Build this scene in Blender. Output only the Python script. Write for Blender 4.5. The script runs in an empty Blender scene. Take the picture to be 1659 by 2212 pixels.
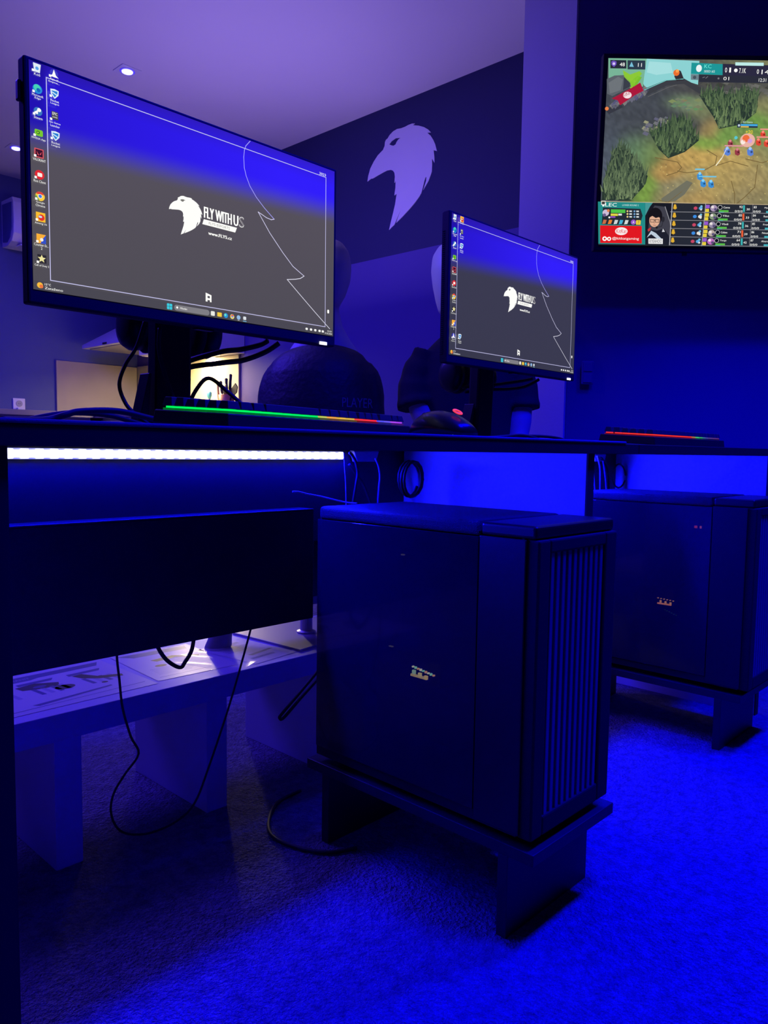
import bpy, bmesh, math, random
from mathutils import Vector, Matrix
from mathutils.geometry import tessellate_polygon
random.seed(7)
D = bpy.data
sc = bpy.context.scene
COL = sc.collection
PI = math.pi

# ------------------------------------------------------------------ colour / materials
def lin(c):
    c = c / 255.0
    return c / 12.92 if c <= 0.04045 else ((c + 0.055) / 1.055) ** 2.4
def rgb(r, g, b): return (lin(r), lin(g), lin(b), 1.0)

def mat(name, col, rough=0.5, metal=0.0, spec=0.5, emit=None, es=1.0, noise=0.0, nscale=8.0, bump=0.0, bscale=120.0, alpha=1.0, coat=0.0):
    m = D.materials.new(name); m.use_nodes = True
    nt = m.node_tree; b = nt.nodes['Principled BSDF']
    b.inputs['Base Color'].default_value = (*col[:3], 1)
    b.inputs['Roughness'].default_value = rough
    b.inputs['Metallic'].default_value = metal
    b.inputs['Specular IOR Level'].default_value = spec
    b.inputs['Alpha'].default_value = alpha
    b.inputs['Coat Weight'].default_value = coat
    if emit is not None:
        b.inputs['Emission Color'].default_value = (*emit[:3], 1)
        b.inputs['Emission Strength'].default_value = es
    tc = nt.nodes.new('ShaderNodeTexCoord')
    n = nt.nodes.new('ShaderNodeTexNoise'); n.inputs['Scale'].default_value = nscale; n.inputs['Detail'].default_value = 4
    nt.links.new(tc.outputs['Object'], n.inputs['Vector'])
    r = nt.nodes.new('ShaderNodeMapRange'); r.inputs['To Min'].default_value = 1 - max(noise, .03); r.inputs['To Max'].default_value = 1 + max(noise, .03)
    nt.links.new(n.outputs['Fac'], r.inputs['Value'])
    mx = nt.nodes.new('ShaderNodeVectorMath'); mx.operation = 'SCALE'; mx.inputs[0].default_value = col[:3]
    nt.links.new(r.outputs['Result'], mx.inputs['Scale']); nt.links.new(mx.outputs[0], b.inputs['Base Color'])
    if bump > 0:
        n2 = nt.nodes.new('ShaderNodeTexNoise'); n2.inputs['Scale'].default_value = bscale; n2.inputs['Detail'].default_value = 3
        nt.links.new(tc.outputs['Object'], n2.inputs['Vector'])
        bp = nt.nodes.new('ShaderNodeBump'); bp.inputs['Strength'].default_value = bump; bp.inputs['Distance'].default_value = 0.01
        nt.links.new(n2.outputs['Fac'], bp.inputs['Height']); nt.links.new(bp.outputs[0], b.inputs['Normal'])
    return m

def mat_attr(name, emissive=True, rough=0.25, strength=1.0):
    """colour attribute 'Col' as a lit screen (emissive) or as printed ink (diffuse)"""
    m = D.materials.new(name); m.use_nodes = True
    nt = m.node_tree; b = nt.nodes['Principled BSDF']
    a = nt.nodes.new('ShaderNodeAttribute'); a.attribute_name = 'Col'
    b.inputs['Roughness'].default_value = rough
    if emissive:
        b.inputs['Base Color'].default_value = (0.005, 0.005, 0.006, 1)
        nt.links.new(a.outputs['Color'], b.inputs['Emission Color']); b.inputs['Emission Strength'].default_value = strength
    else:
        nt.links.new(a.outputs['Color'], b.inputs['Base Color'])
    return m

M = {}
M['navy'] = mat('navy wall paint', (0.014, 0.015, 0.085), .75, noise=.05, nscale=2, bump=.05)
M['indigo'] = mat('indigo lower wall paint', (0.075, 0.048, 0.26), .7, noise=.05, nscale=2, bump=.05)
M['slate'] = mat('slate blue wall paint', (0.09, 0.11, 0.28), .75, noise=.05, nscale=2, bump=.05)
M['tvblue'] = mat('deep blue wall paint', (0.055, 0.020, 0.24), .8, noise=.05, nscale=2, bump=.05)
M['white'] = mat('white wall paint', (0.60, 0.58, 0.64), .8, noise=.04, nscale=3, bump=.06)
M['ceil'] = mat('ceiling paint', (0.66, 0.62, 0.66), .9, noise=.04, nscale=1.5)
M['black'] = mat('black plastic', (0.012, 0.012, 0.014), .42)
M['blackm'] = mat('matte black plastic', (0.010, 0.010, 0.012), .7)
M['gloss'] = mat('glossy black plastic', (0.006, 0.006, 0.008), .3, coat=.1)
M['desk'] = mat('black desk laminate', (0.014, 0.014, 0.022), .45, noise=.15, nscale=30)
M['deskpanel'] = mat('dark desk panel laminate', (0.014, 0.014, 0.018), .5, noise=.15, nscale=20)
M['sidepanel'] = mat('grey desk side laminate', (0.74, 0.74, 0.78), .6, noise=.05)
M['deskmat'] = mat('dark cloth mat', (0.16, 0.14, 0.20), .85, bump=.2, bscale=900)
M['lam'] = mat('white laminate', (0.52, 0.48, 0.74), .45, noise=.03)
M['metal'] = mat('brushed aluminium', (0.55, 0.53, 0.52), .4, metal=.6)
M['steel'] = mat('dark steel', (0.05, 0.05, 0.06), .35, metal=.7)
M['pc'] = mat('black painted steel', (0.008, 0.008, 0.013), .38)
M['mesh'] = mat('black perforated steel', (0.022, 0.022, 0.030), .5, bump=.9, bscale=700)
M['slat'] = mat('satin black slats', (0.12, 0.10, 0.16), .4)
M['slatgap'] = mat('black slat recess', (0.004, 0.004, 0.005), .8)
M['glass'] = mat('smoked glass', (0.019, 0.019, 0.030), .12, alpha=.82, coat=.3)
M['cable'] = mat('black cable rubber', (0.009, 0.009, 0.010), .6)
M['cablegrey'] = mat('pale cable rubber', (0.35, 0.35, 0.38), .35)
M['tan'] = mat('tan stone splashback', (0.42, 0.36, 0.24), .6, noise=.12, nscale=5)
M['top'] = mat('grey brown worktop', (0.22, 0.19, 0.17), .5, noise=.15, nscale=12)
M['cab'] = mat('white cabinet lacquer', (0.62, 0.6, 0.66), .4)
M['plasticw'] = mat('white plastic', (0.72, 0.71, 0.74), .4)
M['mann'] = mat('pale matte mannequin', (0.50, 0.48, 0.52), .5)
M['shirt'] = mat('navy black cloth', (0.012, 0.012, 0.030), .85, bump=.25, bscale=300)
M['jacket'] = mat('black satin jacket cloth', (0.010, 0.010, 0.030), .55, bump=.25, bscale=60)
M['print'] = mat('grey print', (0.16, 0.15, 0.26), .6)
M['strip'] = mat('led strip', (1, 1, 1), .4, emit=(1.7, 1.75, 3.2), es=1.0)
M['striphousing'] = mat('led strip backing', (0.5, 0.5, 0.55), .5)
M['warm'] = mat('warm cabinet lamp', (1, 1, 1), .4, emit=(1.6, 1.25, .7), es=1.5)
M['lens'] = mat('downlight lens', (1, 1, 1), .4, emit=(1.2, 1.1, 6.0), es=1.0)
M['lenshalo'] = mat('blue reflector', (.2, .2, .5), .3, emit=(0.02, 0.0, .55), es=1.0)
M['wled'] = mat('white power light', (1, 1, 1), .4, emit=(1, 1, 1), es=1.3)
M['red'] = mat('red light ring', (.3, .02, .02), .4, emit=(.85, .05, .07), es=1.0)
M['teal'] = mat('teal glow', (.02, .2, .2), .4, emit=(.05, .35, .35), es=.6)
M['orange'] = mat('orange ceramic', (.75, .28, .09), .5)
M['wood'] = mat('utensil wood', (.45, .25, .09), .6)
M['tealp'] = mat('teal silicone', (.10, .55, .45), .5)
M['knife'] = mat('black knife handle', (.015, .012, .012), .5)
M['emblem'] = mat('white wall paint emblem', (0.66, 0.63, 0.70), .7)
M['screen'] = mat_attr('lit screen')
M['rgbled'] = mat_attr('rgb lights', strength=1.0)
M['ink'] = mat_attr('printed paper', emissive=False, rough=.35)
M['keycap'] = mat('keycap plastic', (0.030, 0.028, 0.034), .5)

def carpet():
    m = D.materials.new('grey loop carpet'); m.use_nodes = True
    nt = m.node_tree; b = nt.nodes['Principled BSDF']; b.inputs['Roughness'].default_value = .95
    b.inputs['Specular IOR Level'].default_value = .1
    tc = nt.nodes.new('ShaderNodeTexCoord')
    n1 = nt.nodes.new('ShaderNodeTexNoise'); n1.inputs['Scale'].default_value = 45; n1.inputs['Detail'].default_value = 6; n1.inputs['Roughness'].default_value = .75
    n2 = nt.nodes.new('ShaderNodeTexVoronoi'); n2.inputs['Scale'].default_value = 160
    n3 = nt.nodes.new('ShaderNodeTexNoise'); n3.inputs['Scale'].default_value = 420; n3.inputs['Detail'].default_value = 2
    for n in (n1, n2, n3): nt.links.new(tc.outputs['Object'], n.inputs['Vector'])
    r = nt.nodes.new('ShaderNodeValToRGB'); r.color_ramp.elements[0].position = .36; r.color_ramp.elements[1].position = .66
    r.color_ramp.elements[0].color = (.22, .20, .29, 1); r.color_ramp.elements[1].color = (.46, .44, .56, 1)
    nt.links.new(n1.outputs['Fac'], r.inputs['Fac'])
    mx = nt.nodes.new('ShaderNodeMix'); mx.data_type = 'RGBA'; mx.blend_type = 'MULTIPLY'; mx.inputs['Factor'].default_value = .55
    nt.links.new(r.outputs[0], mx.inputs[6]); nt.links.new(n3.outputs['Fac'], mx.inputs[7]); nt.links.new(mx.outputs[2], b.inputs['Base Color'])
    ad = nt.nodes.new('ShaderNodeMath'); ad.operation = 'ADD'
    nt.links.new(n3.outputs['Fac'], ad.inputs[0]); nt.links.new(n2.outputs['Distance'], ad.inputs[1])
    bp = nt.nodes.new('ShaderNodeBump'); bp.inputs['Strength'].default_value = .9; bp.inputs['Distance'].default_value = .012
    nt.links.new(ad.outputs[0], bp.inputs['Height']); nt.links.new(bp.outputs[0], b.inputs['Normal'])
    return m
M['carpet'] = carpet()

# ------------------------------------------------------------------ mesh builder
class MB:
    def __init__(s): s.v = []; s.f = []; s.mi = []; s.col = []; s.c = (1, 1, 1, 1); s.m = 0
    def face(s, idx): s.f.append(tuple(idx)); s.mi.append(s.m); s.col.append(s.c)
    def box(s, x0, x1, y0, y1, z0, z1, T=None):
        n = len(s.v)
        P = [(x0,y0,z0),(x1,y0,z0),(x1,y1,z0),(x0,y1,z0),(x0,y0,z1),(x1,y0,z1),(x1,y1,z1),(x0,y1,z1)]
        if T: P = [tuple(T @ Vector(p)) for p in P]
        s.v += P
        for q in ((0,3,2,1),(4,5,6,7),(0,1,5,4),(1,2,6,5),(2,3,7,6),(3,0,4,7)): s.face([n+i for i in q])
        return s
    def hexa(s, P):
        n = len(s.v); s.v += [tuple(p) for p in P]
        for q in ((0,3,2,1),(4,5,6,7),(0,1,5,4),(1,2,6,5),(2,3,7,6),(3,0,4,7)): s.face([n+i for i in q])
        return s
    def tube(s, pts, r, seg=8, closed=False, caps=True):
        pts = [Vector(p) for p in pts]; N = len(pts); n = len(s.v)
        up = Vector((0.13, 0.21, 0.97)).normalized()
        for i, p in enumerate(pts):
            a = pts[(i-1) % N] if (closed or i > 0) else p
            b = pts[(i+1) % N] if (closed or i < N-1) else p
            t = (b-a).normalized()
            u = (up - t*up.dot(t))
            if u.length < 1e-4: u = Vector((1,0,0)) - t*t.x
            u.normalize(); w = t.cross(u); up = u
            rr = r[i] if isinstance(r, (list, tuple)) else r
            for k in range(seg):
                a2 = 2*PI*k/seg
                s.v.append(tuple(p + u*math.cos(a2)*rr + w*math.sin(a2)*rr))
        for i in range(N if closed else N-1):
            j = (i+1) % N
            for k in range(seg):
                k2 = (k+1) % seg
                s.face((n+i*seg+k, n+i*seg+k2, n+j*seg+k2, n+j*seg+k))
        if caps and not closed:
            s.face([n+k for k in range(seg)][::-1]); s.face([n+(N-1)*seg+k for k in range(seg)])
        return s
    def loft(s, rings, caps=True):
        n = len(s.v); L = len(rings[0])
        for R in rings: s.v += [tuple(p) for p in R]
        for i in range(len(rings)-1):
            for k in range(L):
                k2 = (k+1) % L
                s.face((n+i*L+k, n+i*L+k2, n+(i+1)*L+k2, n+(i+1)*L+k))
        if caps:
            s.face([n+k for k in range(L)][::-1]); s.face([n+(len(rings)-1)*L+k for k in range(L)])
        return s
    def ell(s, prof, seg=24, caps=True):
        """prof: list of (cx,cy,z,rx,ry)"""
        return s.loft([[(cx+rx*math.cos(2*PI*k/seg), cy+ry*math.sin(2*PI*k/seg), z) for k in range(seg)] for cx,cy,z,rx,ry in prof], caps)
    def prism(s, poly, fn, d0, d1, holes=()):
        """poly (a,b) pairs -> fn(a,b,d)"""
        loops = [[Vector((a,b,0)) for a,b in poly]] + [[Vector((a,b,0)) for a,b in h] for h in holes]
        flat = [p for l in loops for p in l]
        tris = tessellate_polygon(loops)
        n = len(s.v)
        s.v += [tuple(fn(p.x,p.y,d0)) for p in flat]; m = len(s.v); s.v += [tuple(fn(p.x,p.y,d1)) for p in flat]
        for t in tris: s.face([n+i for i in t]); s.face([m+i for i in reversed(t)])
        o = 0
        for l in loops:
            k = len(l)
            for i in range(k):
                j = (i+1) % k; s.face((n+o+i, n+o+j, m+o+j, m+o+i))
            o += k
        return s
    def build(s, name, mats, parent=None, bevel=0, bseg=2, smooth=False, loc=None):
        me = D.meshes.new(name); me.from_pydata(s.v, [], s.f)
        if not isinstance(mats, (list, tuple)): mats = [mats]
        for m in mats: me.materials.append(m)
        for p, i in zip(me.polygons, s.mi): p.material_index = min(i, len(mats)-1); p.use_smooth = smooth
        bm = bmesh.new(); bm.from_mesh(me); bmesh.ops.recalc_face_normals(bm, faces=bm.faces); bm.to_mesh(me); bm.free()
        o = D.objects.new(name, me); COL.objects.link(o)
        if parent: o.parent = parent
        if loc: o.location = loc
        if bevel:
            b = o.modifiers.new('bevel', 'BEVEL'); b.width = bevel; b.segments = bseg; b.limit_method = 'ANGLE'; b.angle_limit = math.radians(40)
        return o

def empty(name, label, cat, loc=(0,0,0), rz=0.0, group=None):
    o = D.objects.new(name, None); COL.objects.link(o); o.empty_display_size = .05
    o.location = loc; o.rotation_euler = (0,0,rz)
    o['label'] = label; o['category'] = cat
    if group: o['group'] = group
    return o
def tag(o, label, cat, group=None):
    o['label'] = label; o['category'] = cat
    if group: o['group'] = group
    return o
def struct(o, label=None):
    o['kind'] = 'structure'
    if label: o['label'] = label
    return o
def smooth_pts(P, n=6, closed=False):
    P = [Vector(p) for p in P]; out = []; N = len(P)
    rng = range(N if closed else N-1)
    for i in rng:
        p0 = P[(i-1) % N] if (closed or i > 0) else P[i]
        p1 = P[i]; p2 = P[(i+1) % N]; p3 = P[(i+2) % N] if (closed or i+2 < N) else P[(i+1) % N]
        for k in range(n):
            t = k/n
            out.append(.5*((2*p1)+(-p0+p2)*t+(2*p0-5*p1+4*p2-p3)*t*t+(-p0+3*p1-3*p2+p3)*t**3))
    if not closed: out.append(P[-1])
    return out
def cable(name, label, pts, r=.003, m='cable', group=None, n=6):
    o = MB().tube(smooth_pts(pts, n), r, 8).build(name, M[m], smooth=True)
    return tag(o, label, 'cable', group)

# ------------------------------------------------------------------ text
_tc = {}
def text_mesh(s):
    if s in _tc: return _tc[s]
    cu = D.curves.new('t', 'FONT'); cu.body = s; cu.size = 1.0; cu.resolution_u = 2
    o = D.objects.new('t', cu); COL.objects.link(o)
    dg = bpy.context.evaluated_depsgraph_get(); dg.update()
    me = o.evaluated_get(dg).to_mesh()
    v = [(p.co.x, p.co.y) for p in me.vertices]; f = [tuple(p.vertices) for p in me.polygons]
    o.evaluated_get(dg).to_mesh_clear()
    D.objects.remove(o); D.curves.remove(cu)
    if v:
        x0 = min(p[0] for p in v); y0 = min(p[1] for p in v); x1 = max(p[0] for p in v); y1 = max(p[1] for p in v)
        v = [(p[0]-x0, p[1]-y0) for p in v]
        _tc[s] = (v, f, x1-x0, y1-y0)
    else: _tc[s] = ([], [], 1, 1)
    return _tc[s]

class Art:
    """flat picture of a screen or a printed sheet, drawn with coloured polygons in W x H units (y down)"""
    def __init__(s, W, H, w, h, step=.00012):
        s.W, s.H, s.w, s.h = W, H, w, h; s.L = 0; s.step = step
        s.v = []; s.f = []; s.c = []
    def P(s, x, y): return ((x/s.W-.5)*s.w, -s.L*s.step, (.5-y/s.H)*s.h)
    def up(s, n=1): s.L += n
    def poly(s, pts, col):
        n = len(s.v); s.v += [s.P(*p) for p in pts]
        for t in tessellate_polygon([[Vector((p[0],p[1],0)) for p in pts]]):
            s.f.append(tuple(n+i for i in t)); s.c.append([col]*3)
    def rect(s, x0, y0, x1, y1, col):
        n = len(s.v); s.v += [s.P(x0,y0), s.P(x1,y0), s.P(x1,y1), s.P(x0,y1)]; s.f.append((n,n+1,n+2,n+3)); s.c.append([col]*4)
    def circ(s, x, y, rx, col, ry=None, n=20):
        ry = ry or rx
        s.poly([(x+rx*math.cos(2*PI*k/n), y+ry*math.sin(2*PI*k/n)) for k in range(n)], col)
    def rrect(s, x0, y0, x1, y1, r, col):
        p = []
        for cx, cy, a in ((x1-r,y0+r,-90),(x1-r,y1-r,0),(x0+r,y1-r,90),(x0+r,y0+r,180)):
            for k in range(5):
                t = math.radians(a+22.5*k); p.append((cx+r*math.cos(t), cy+r*math.sin(t)))
        s.poly(p, col)
    def line(s, pts, w, col):
        for (x0,y0),(x1,y1) in zip(pts[:-1], pts[1:]):
            dx, dy = x1-x0, y1-y0; l = math.hypot(dx,dy) or 1
            ex, ey = dx/l*w*.5, dy/l*w*.5; nx, ny = -ey, ex
            s.poly([(x0-ex+nx,y0-ey+ny),(x1+ex+nx,y1+ey+ny),(x1+ex-nx,y1+ey-ny),(x0-ex-nx,y0-ey-ny)], col)
    def text(s, t, x, y, hgt, col, wid=None, shear=0, rot=0):
        """x,y = lower left; hgt = height of the word; wid = width of the word"""
        v, f, tw, th = text_mesh(t)
        if not v: return
        k = hgt/th; kx = (wid/tw) if wid else k
        n = len(s.v); c, sn = math.cos(rot), math.sin(rot)
        for a, b in v:
            X = a*kx+b*k*shear; Y = -b*k
            s.v.append(s.P(x+X*c-Y*sn, y+X*sn+Y*c))
        for q in f: s.f.append(tuple(n+i for i in q)); s.c.append([col]*len(q))
    def grid(s, nx, ny, fn, x0=0, y0=0, x1=None, y1=None):
        x1 = s.W if x1 is None else x1; y1 = s.H if y1 is None else y1
        n = len(s.v); cols = []
        for j in range(ny+1):
            for i in range(nx+1):
                x = x0+(x1-x0)*i/nx; y = y0+(y1-y0)*j/ny
                s.v.append(s.P(x,y)); cols.append(fn(x,y))
        for j in range(ny):
            for i in range(nx):
                a = j*(nx+1)+i; q = (a, a+1, a+nx+2, a+nx+1)
                s.f.append(tuple(n+k for k in q)); s.c.append([cols[k] for k in q])
    def build(s, name, m, parent, T=None):
        me = D.meshes.new(name)
        v = s.v if T is None else [tuple(T @ Vector(p)) for p in s.v]
        me.from_pydata(v, [], s.f); me.materials.append(m)
        at = me.color_attributes.new('Col', 'FLOAT_COLOR', 'CORNER')
        i = 0
        for p, cc in zip(me.polygons, s.c):
            for k, li in enumerate(p.loop_indices): at.data[li].color = cc[k]
        o = D.objects.new(name, me); COL.objects.link(o)
        if parent: o.parent = parent
        return o

EAGLE = [(0.322,0.507),(0.34,0.502),(0.327,0.497),(0.366,0.485),(0.403,0.468),(0.431,0.449),(0.451,0.429),(0.427,0.433),(0.449,0.414),(0.468,0.388),(0.482,0.362),(0.494,0.326),(0.472,0.336),(0.478,0.303),(0.48,0.271),(0.462,0.297),(0.464,0.267),(0.463,0.234),(0.455,0.216),(0.442,0.192),(0.426,0.174),(0.407,0.153),(0.415,0.171),(0.426,0.196),(0.427,0.212),(0.422,0.215),(0.414,0.198),(0.406,0.173),(0.395,0.142),(0.38,0.125),(0.348,0.099),(0.311,0.074),(0.264,0.046),(0.22,0.023),(0.23,0.045),(0.25,0.079),(0.23,0.052),(0.207,0.016),(0.187,0.006),(0.168,-0.005),(0.179,0.03),(0.195,0.076),(0.209,0.119),(0.22,0.174),(0.203,0.169),(0.21,0.206),(0.211,0.243),(0.202,0.234),(0.205,0.266),(0.201,0.286),(0.191,0.299),(0.173,0.308),(0.146,0.311),(0.116,0.307),(0.076,0.3),(0.038,0.293),(0.025,0.295),(-0.002,0.286),(0.004,0.314),(0.019,0.35),(0.044,0.38),(0.074,0.406),(0.114,0.426),(0.126,0.444),(0.128,0.463),(0.135,0.473),(0.147,0.477),(0.162,0.491),(0.186,0.503),(0.215,0.508),(0.244,0.504),(0.273,0.504),(0.296,0.507)]
EYE = [(0.16,0.443),(0.177,0.456),(0.206,0.463),(0.243,0.456),(0.226,0.452),(0.214,0.443),(0.207,0.432),(0.193,0.428),(0.18,0.432)]

# ------------------------------------------------------------------ camera
CAM_Z = 0.72
cam = D.cameras.new('camera'); co = D.objects.new('camera', cam); COL.objects.link(co); sc.camera = co
cam.sensor_fit = 'HORIZONTAL'; cam.sensor_width = 36.0; cam.lens = 1666.914/1659*36.0; cam.clip_start = .01
yaw, pitch, roll = 0.76048, -0.0804989, 0.0150881
yaw = math.atan2(0.6892945, 0.7244812)
fw = Vector((math.cos(pitch)*math.cos(yaw), math.cos(pitch)*math.sin(yaw), math.sin(pitch)))
rt = Vector((math.sin(yaw), -math.cos(yaw), 0)); upv = rt.cross(fw)
r2 = rt*math.cos(roll)+upv*math.sin(roll); u2 = -rt*math.sin(roll)+upv*math.cos(roll)
mw = Matrix.Identity(4)
for i in range(3): mw[i][0] = r2[i]; mw[i][1] = u2[i]; mw[i][2] = -fw[i]
mw[0][3] = 0; mw[1][3] = 0; mw[2][3] = CAM_Z
co.matrix_world = mw
FWD = Vector((math.cos(yaw), math.sin(yaw), 0)); RGT = Vector((math.sin(yaw), -math.cos(yaw), 0))
FACE_RZ = math.atan2(RGT.y, RGT.x)         # local X along the view's right: the thing faces the room's front

# ------------------------------------------------------------------ setting
CEIL = 2.55
XW = 3.1; YB = 5.65
o = MB().box(-2.2, 5.2, -2.6, 5.9, -.05, 0).build('floor', M['carpet']); struct(o)
o = MB().box(-2.2, 5.2, -2.6, 5.9, CEIL, CEIL+.08).build('ceiling', M['ceil']); struct(o)
w = MB(); w.m = 0; w.box(XW, XW+.12, 1.50, YB, 1.765, CEIL); w.m = 1; w.box(XW, XW+.12, 1.50, YB, 0, 1.765)
struct(w.build('wall_back', [M['navy'], M['indigo']]))
struct(MB().box(-2.2, XW+.12, YB, YB+.12, 0, CEIL).build('wall_left', M['slate']))
CX, CY = 2.517, 1.489                       # corner where the column meets the television wall
struct(MB().box(CX, XW, CY+.004, 1.712, 0, CEIL).build('wall_column', M['white']))
a = Vector((CX+.01, CY, 0)); b = a+RGT*2.6; nb = FWD*.12
P = [a, b, b+nb, a+nb]; P = [(p.x,p.y,0) for p in P]+[(p.x,p.y,CEIL) for p in P]
struct(MB().hexa(P).build('wall_right', M['tvblue']))

# eagle emblem painted on the wall
o = MB().prism(EAGLE, lambda a,b,d: (XW-d, 3.109-a, 1.907+b), -.001, .003, [EYE]).build('eagle_emblem', M['emblem'])
tag(o, 'large pale eagle head emblem with open beak on the dark navy wall', 'emblem')

# downlights
def downlight(x, y, label):
    t = empty('ceiling_downlight', label, 'ceiling light', (x, y, CEIL), group='square ceiling downlights')
    m = MB(); m.box(-.05,.05,-.05,.05,-.004,0); m.build('trim_plate', M['cab'], t, bevel=.001)
    m = MB(); m.ell([(0,0,-.006,.036,.036),(0,0,-.0035,.034,.034)], 24); m.build('reflector', M['lenshalo'], t)
    m = MB(); m.ell([(0,0,-.014,.018,.018),(0,0,-.010,.026,.026),(0,0,-.005,.027,.027)], 20); m.build('lens', M['lens'], t, smooth=True)
    return t
downlight(1.962, 3.644, 'square ceiling downlight glowing blue, farther right above big monitor')
downlight(1.985, 5.077, 'square ceiling downlight glowing blue, at left edge behind big monitor')

# wall air conditioner
t = empty('air_conditioner', 'white wall air conditioner high on left wall behind big monitor', 'air conditioner', (2.10, YB, 2.06))
prof = [(0,0),(-.10,0),(-.17,.02),(-.205,.07),(-.215,.15),(-.21,.27),(-.19,.305),(0,.31)]
m = MB(); m.prism(prof, lambda a,b,d: (d, a, b), 0, .80); m.build('housing', M['plasticw'], t, bevel=.006)
prof2 = [(-.03,.03),(-.10,.02),(-.15,.05),(-.185,.11),(-.19,.27),(-.03,.28)]
m = MB(); m.prism(prof2, lambda a,b,d: (d, a, b), -.006, 0); m.build('side_cover', M['slate'], t, bevel=.002)
m = MB().box(.05,.75,-.19,-.12,-.004,.006); m.build('air_flap', M['plasticw'], t, bevel=.002)

# wall socket and plug
t = empty('wall_socket', 'white wall socket on left wall just above the worktop', 'socket', (2.187, YB, .99))
m = MB().box(-.042,.042,-.010,0,-.052,.052); m.build('face_plate', M['plasticw'], t, bevel=.004)
m = MB(); m.loft([[(.022*math.cos(2*PI*k/24), y, .015+.022*math.sin(2*PI*k/24)) for k in range(24)] for y in (-.0135,-.0095)]); m.build('socket_ring', M['cablegrey'], t)
m = MB(); m.box(-.007,-.004,-.0145,-.0138,.012,.018); m.box(.004,.007,-.0145,-.0138,.012,.018); m.build('socket_holes', M['black'], t)
t = empty('power_plug', 'white plug with white cord in the wall socket', 'plug', (2.180, YB-.0145, .958))
m = MB().box(-.018,.014,-.034,0,-.022,.016); m.build('plug_body', M['plasticw'], t, bevel=.004)
m = MB().tube(smooth_pts([(.0,-.022,-.02),(.004,-.022,-.05),(.002,-.022,-.10)]), .004, 8); m.build('cord', M['plasticw'], t, smooth=True)

# kitchen along the emblem wall and left wall
t = empty('kitchen_worktop', 'grey brown kitchen worktop running along the left wall', 'worktop', (1.6, 5.35, 0))
MB().box(-1.0, .85, -.29, .298, .905, .94).build('slab', M['top'], t, bevel=.003)
t = empty('base_cabinet', 'white kitchen base cabinet below the left worktop', 'cabinet', (1.6, 5.37, 0))
m = MB().box(-1.0, .85, -.26, .275, .08, .905); m.build('carcass', M['cab'], t)
MB().box(-1.0, .85, -.20, .27, 0, .08).build('plinth', M['black'], t)
for k in range(3):
    d = MB().box(-.99+k*.615, -.99+k*.615+.605, -.28, -.262, .10, .89).build('door', M['cab'], t, bevel=.003)
    MB().box(-.99+k*.615+.25, -.99+k*.615+.36, -.292, -.281, .84, .855).build('handle', M['metal'], d, bevel=.002)
t = empty('kitchen_worktop', 'grey brown kitchen worktop below the range hood', 'worktop', (2.78, 4.95, 0))
MB().box(-.32, .318, -.75, .698, .905, .94).build('slab', M['top'], t, bevel=.003)
t = empty('base_cabinet', 'white kitchen base cabinet below the range hood', 'cabinet', (2.80, 4.85, 0))
MB().box(-.28, .298, -.64, .22, .08, .905).build('carcass', M['cab'], t)
MB().box(-.22, .29, -.63, .21, 0, .08).build('plinth', M['black'], t)
for k in range(2):
    d = MB().box(-.298, -.281, -.63+k*.425, -.63+k*.425+.42, .10, .89).build('door', M['cab'], t, bevel=.003)
    MB().box(-.31, -.2985, -.63+k*.425+.15, -.63+k*.425+.27, .84, .855).build('handle', M['metal'], d, bevel=.002)
o = MB().box(2.45, 3.084, YB-.02, YB-.001, .941, 1.332).build('splash_panel', M['tan'], bevel=.002)
tag(o, 'tan splash panel standing on the worktop against the left wall', 'splashback')
o = MB().box(XW-.015, XW-.001, 4.29, YB-.022, .941, 1.338).build('splash_panel', M['tan'], bevel=.002)
tag(o, 'tan splash panel lit warm yellow below the upper cabinet', 'splashback')
t = empty('upper_cabinet', 'white upper kitchen cabinet above the warm lit splash panel', 'cabinet', (2.925, 4.6, 1.34))
MB().box(-.17,.172,-.36,.365,0,.62).build('carcass', M['cab'], t, bevel=.002)
for k in range(2):
    d = MB().box(-.19,-.172,-.358+k*.362,-.358+k*.362+.358,.004,.616).build('door', M['cab'], t, bevel=.002)
    MB().box(-.20,-.191,-.358+k*.362+.05,-.358+k*.362+.17,.02,.03).build('handle', M['metal'], d)
lh = MB().box(-.025,.035,-.30,.34,-.014,0).build('lamp_housing', M['cab'], t, bevel=.002)
MB().box(-.017,.027,-.29,.33,-.022,-.014).build('diffuser', M['warm'], lh)
t = empty('range_hood', 'white pyramid range hood above the worktop corner', 'range hood', (2.84, 5.258, 1.42))
m = MB().hexa([(-.24,-.28,.025),(.258,-.28,.025),(.258,.28,.025),(-.24,.28,.025),(.02,-.12,.20),(.258,-.12,.20),(.258,.12,.20),(.02,.12,.20)]); m.build('canopy', M['cab'], t, bevel=.002)
m = MB().box(-.24,.258,-.28,.28,0,.025); m.build('rim', M['cab'], t, bevel=.002)
m = MB().box(-.20,.22,-.24,.24,-.006,0); m.build('grease_filter', M['metal'], t)
MB().box(-.243,-.24,-.10,-.04,.006,.018).build('control_panel', M['black'], t)
MB().box(.03,.256,-.11,.11,.20,1.12).build('chimney', M['cab'], t, bevel=.002)

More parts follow.
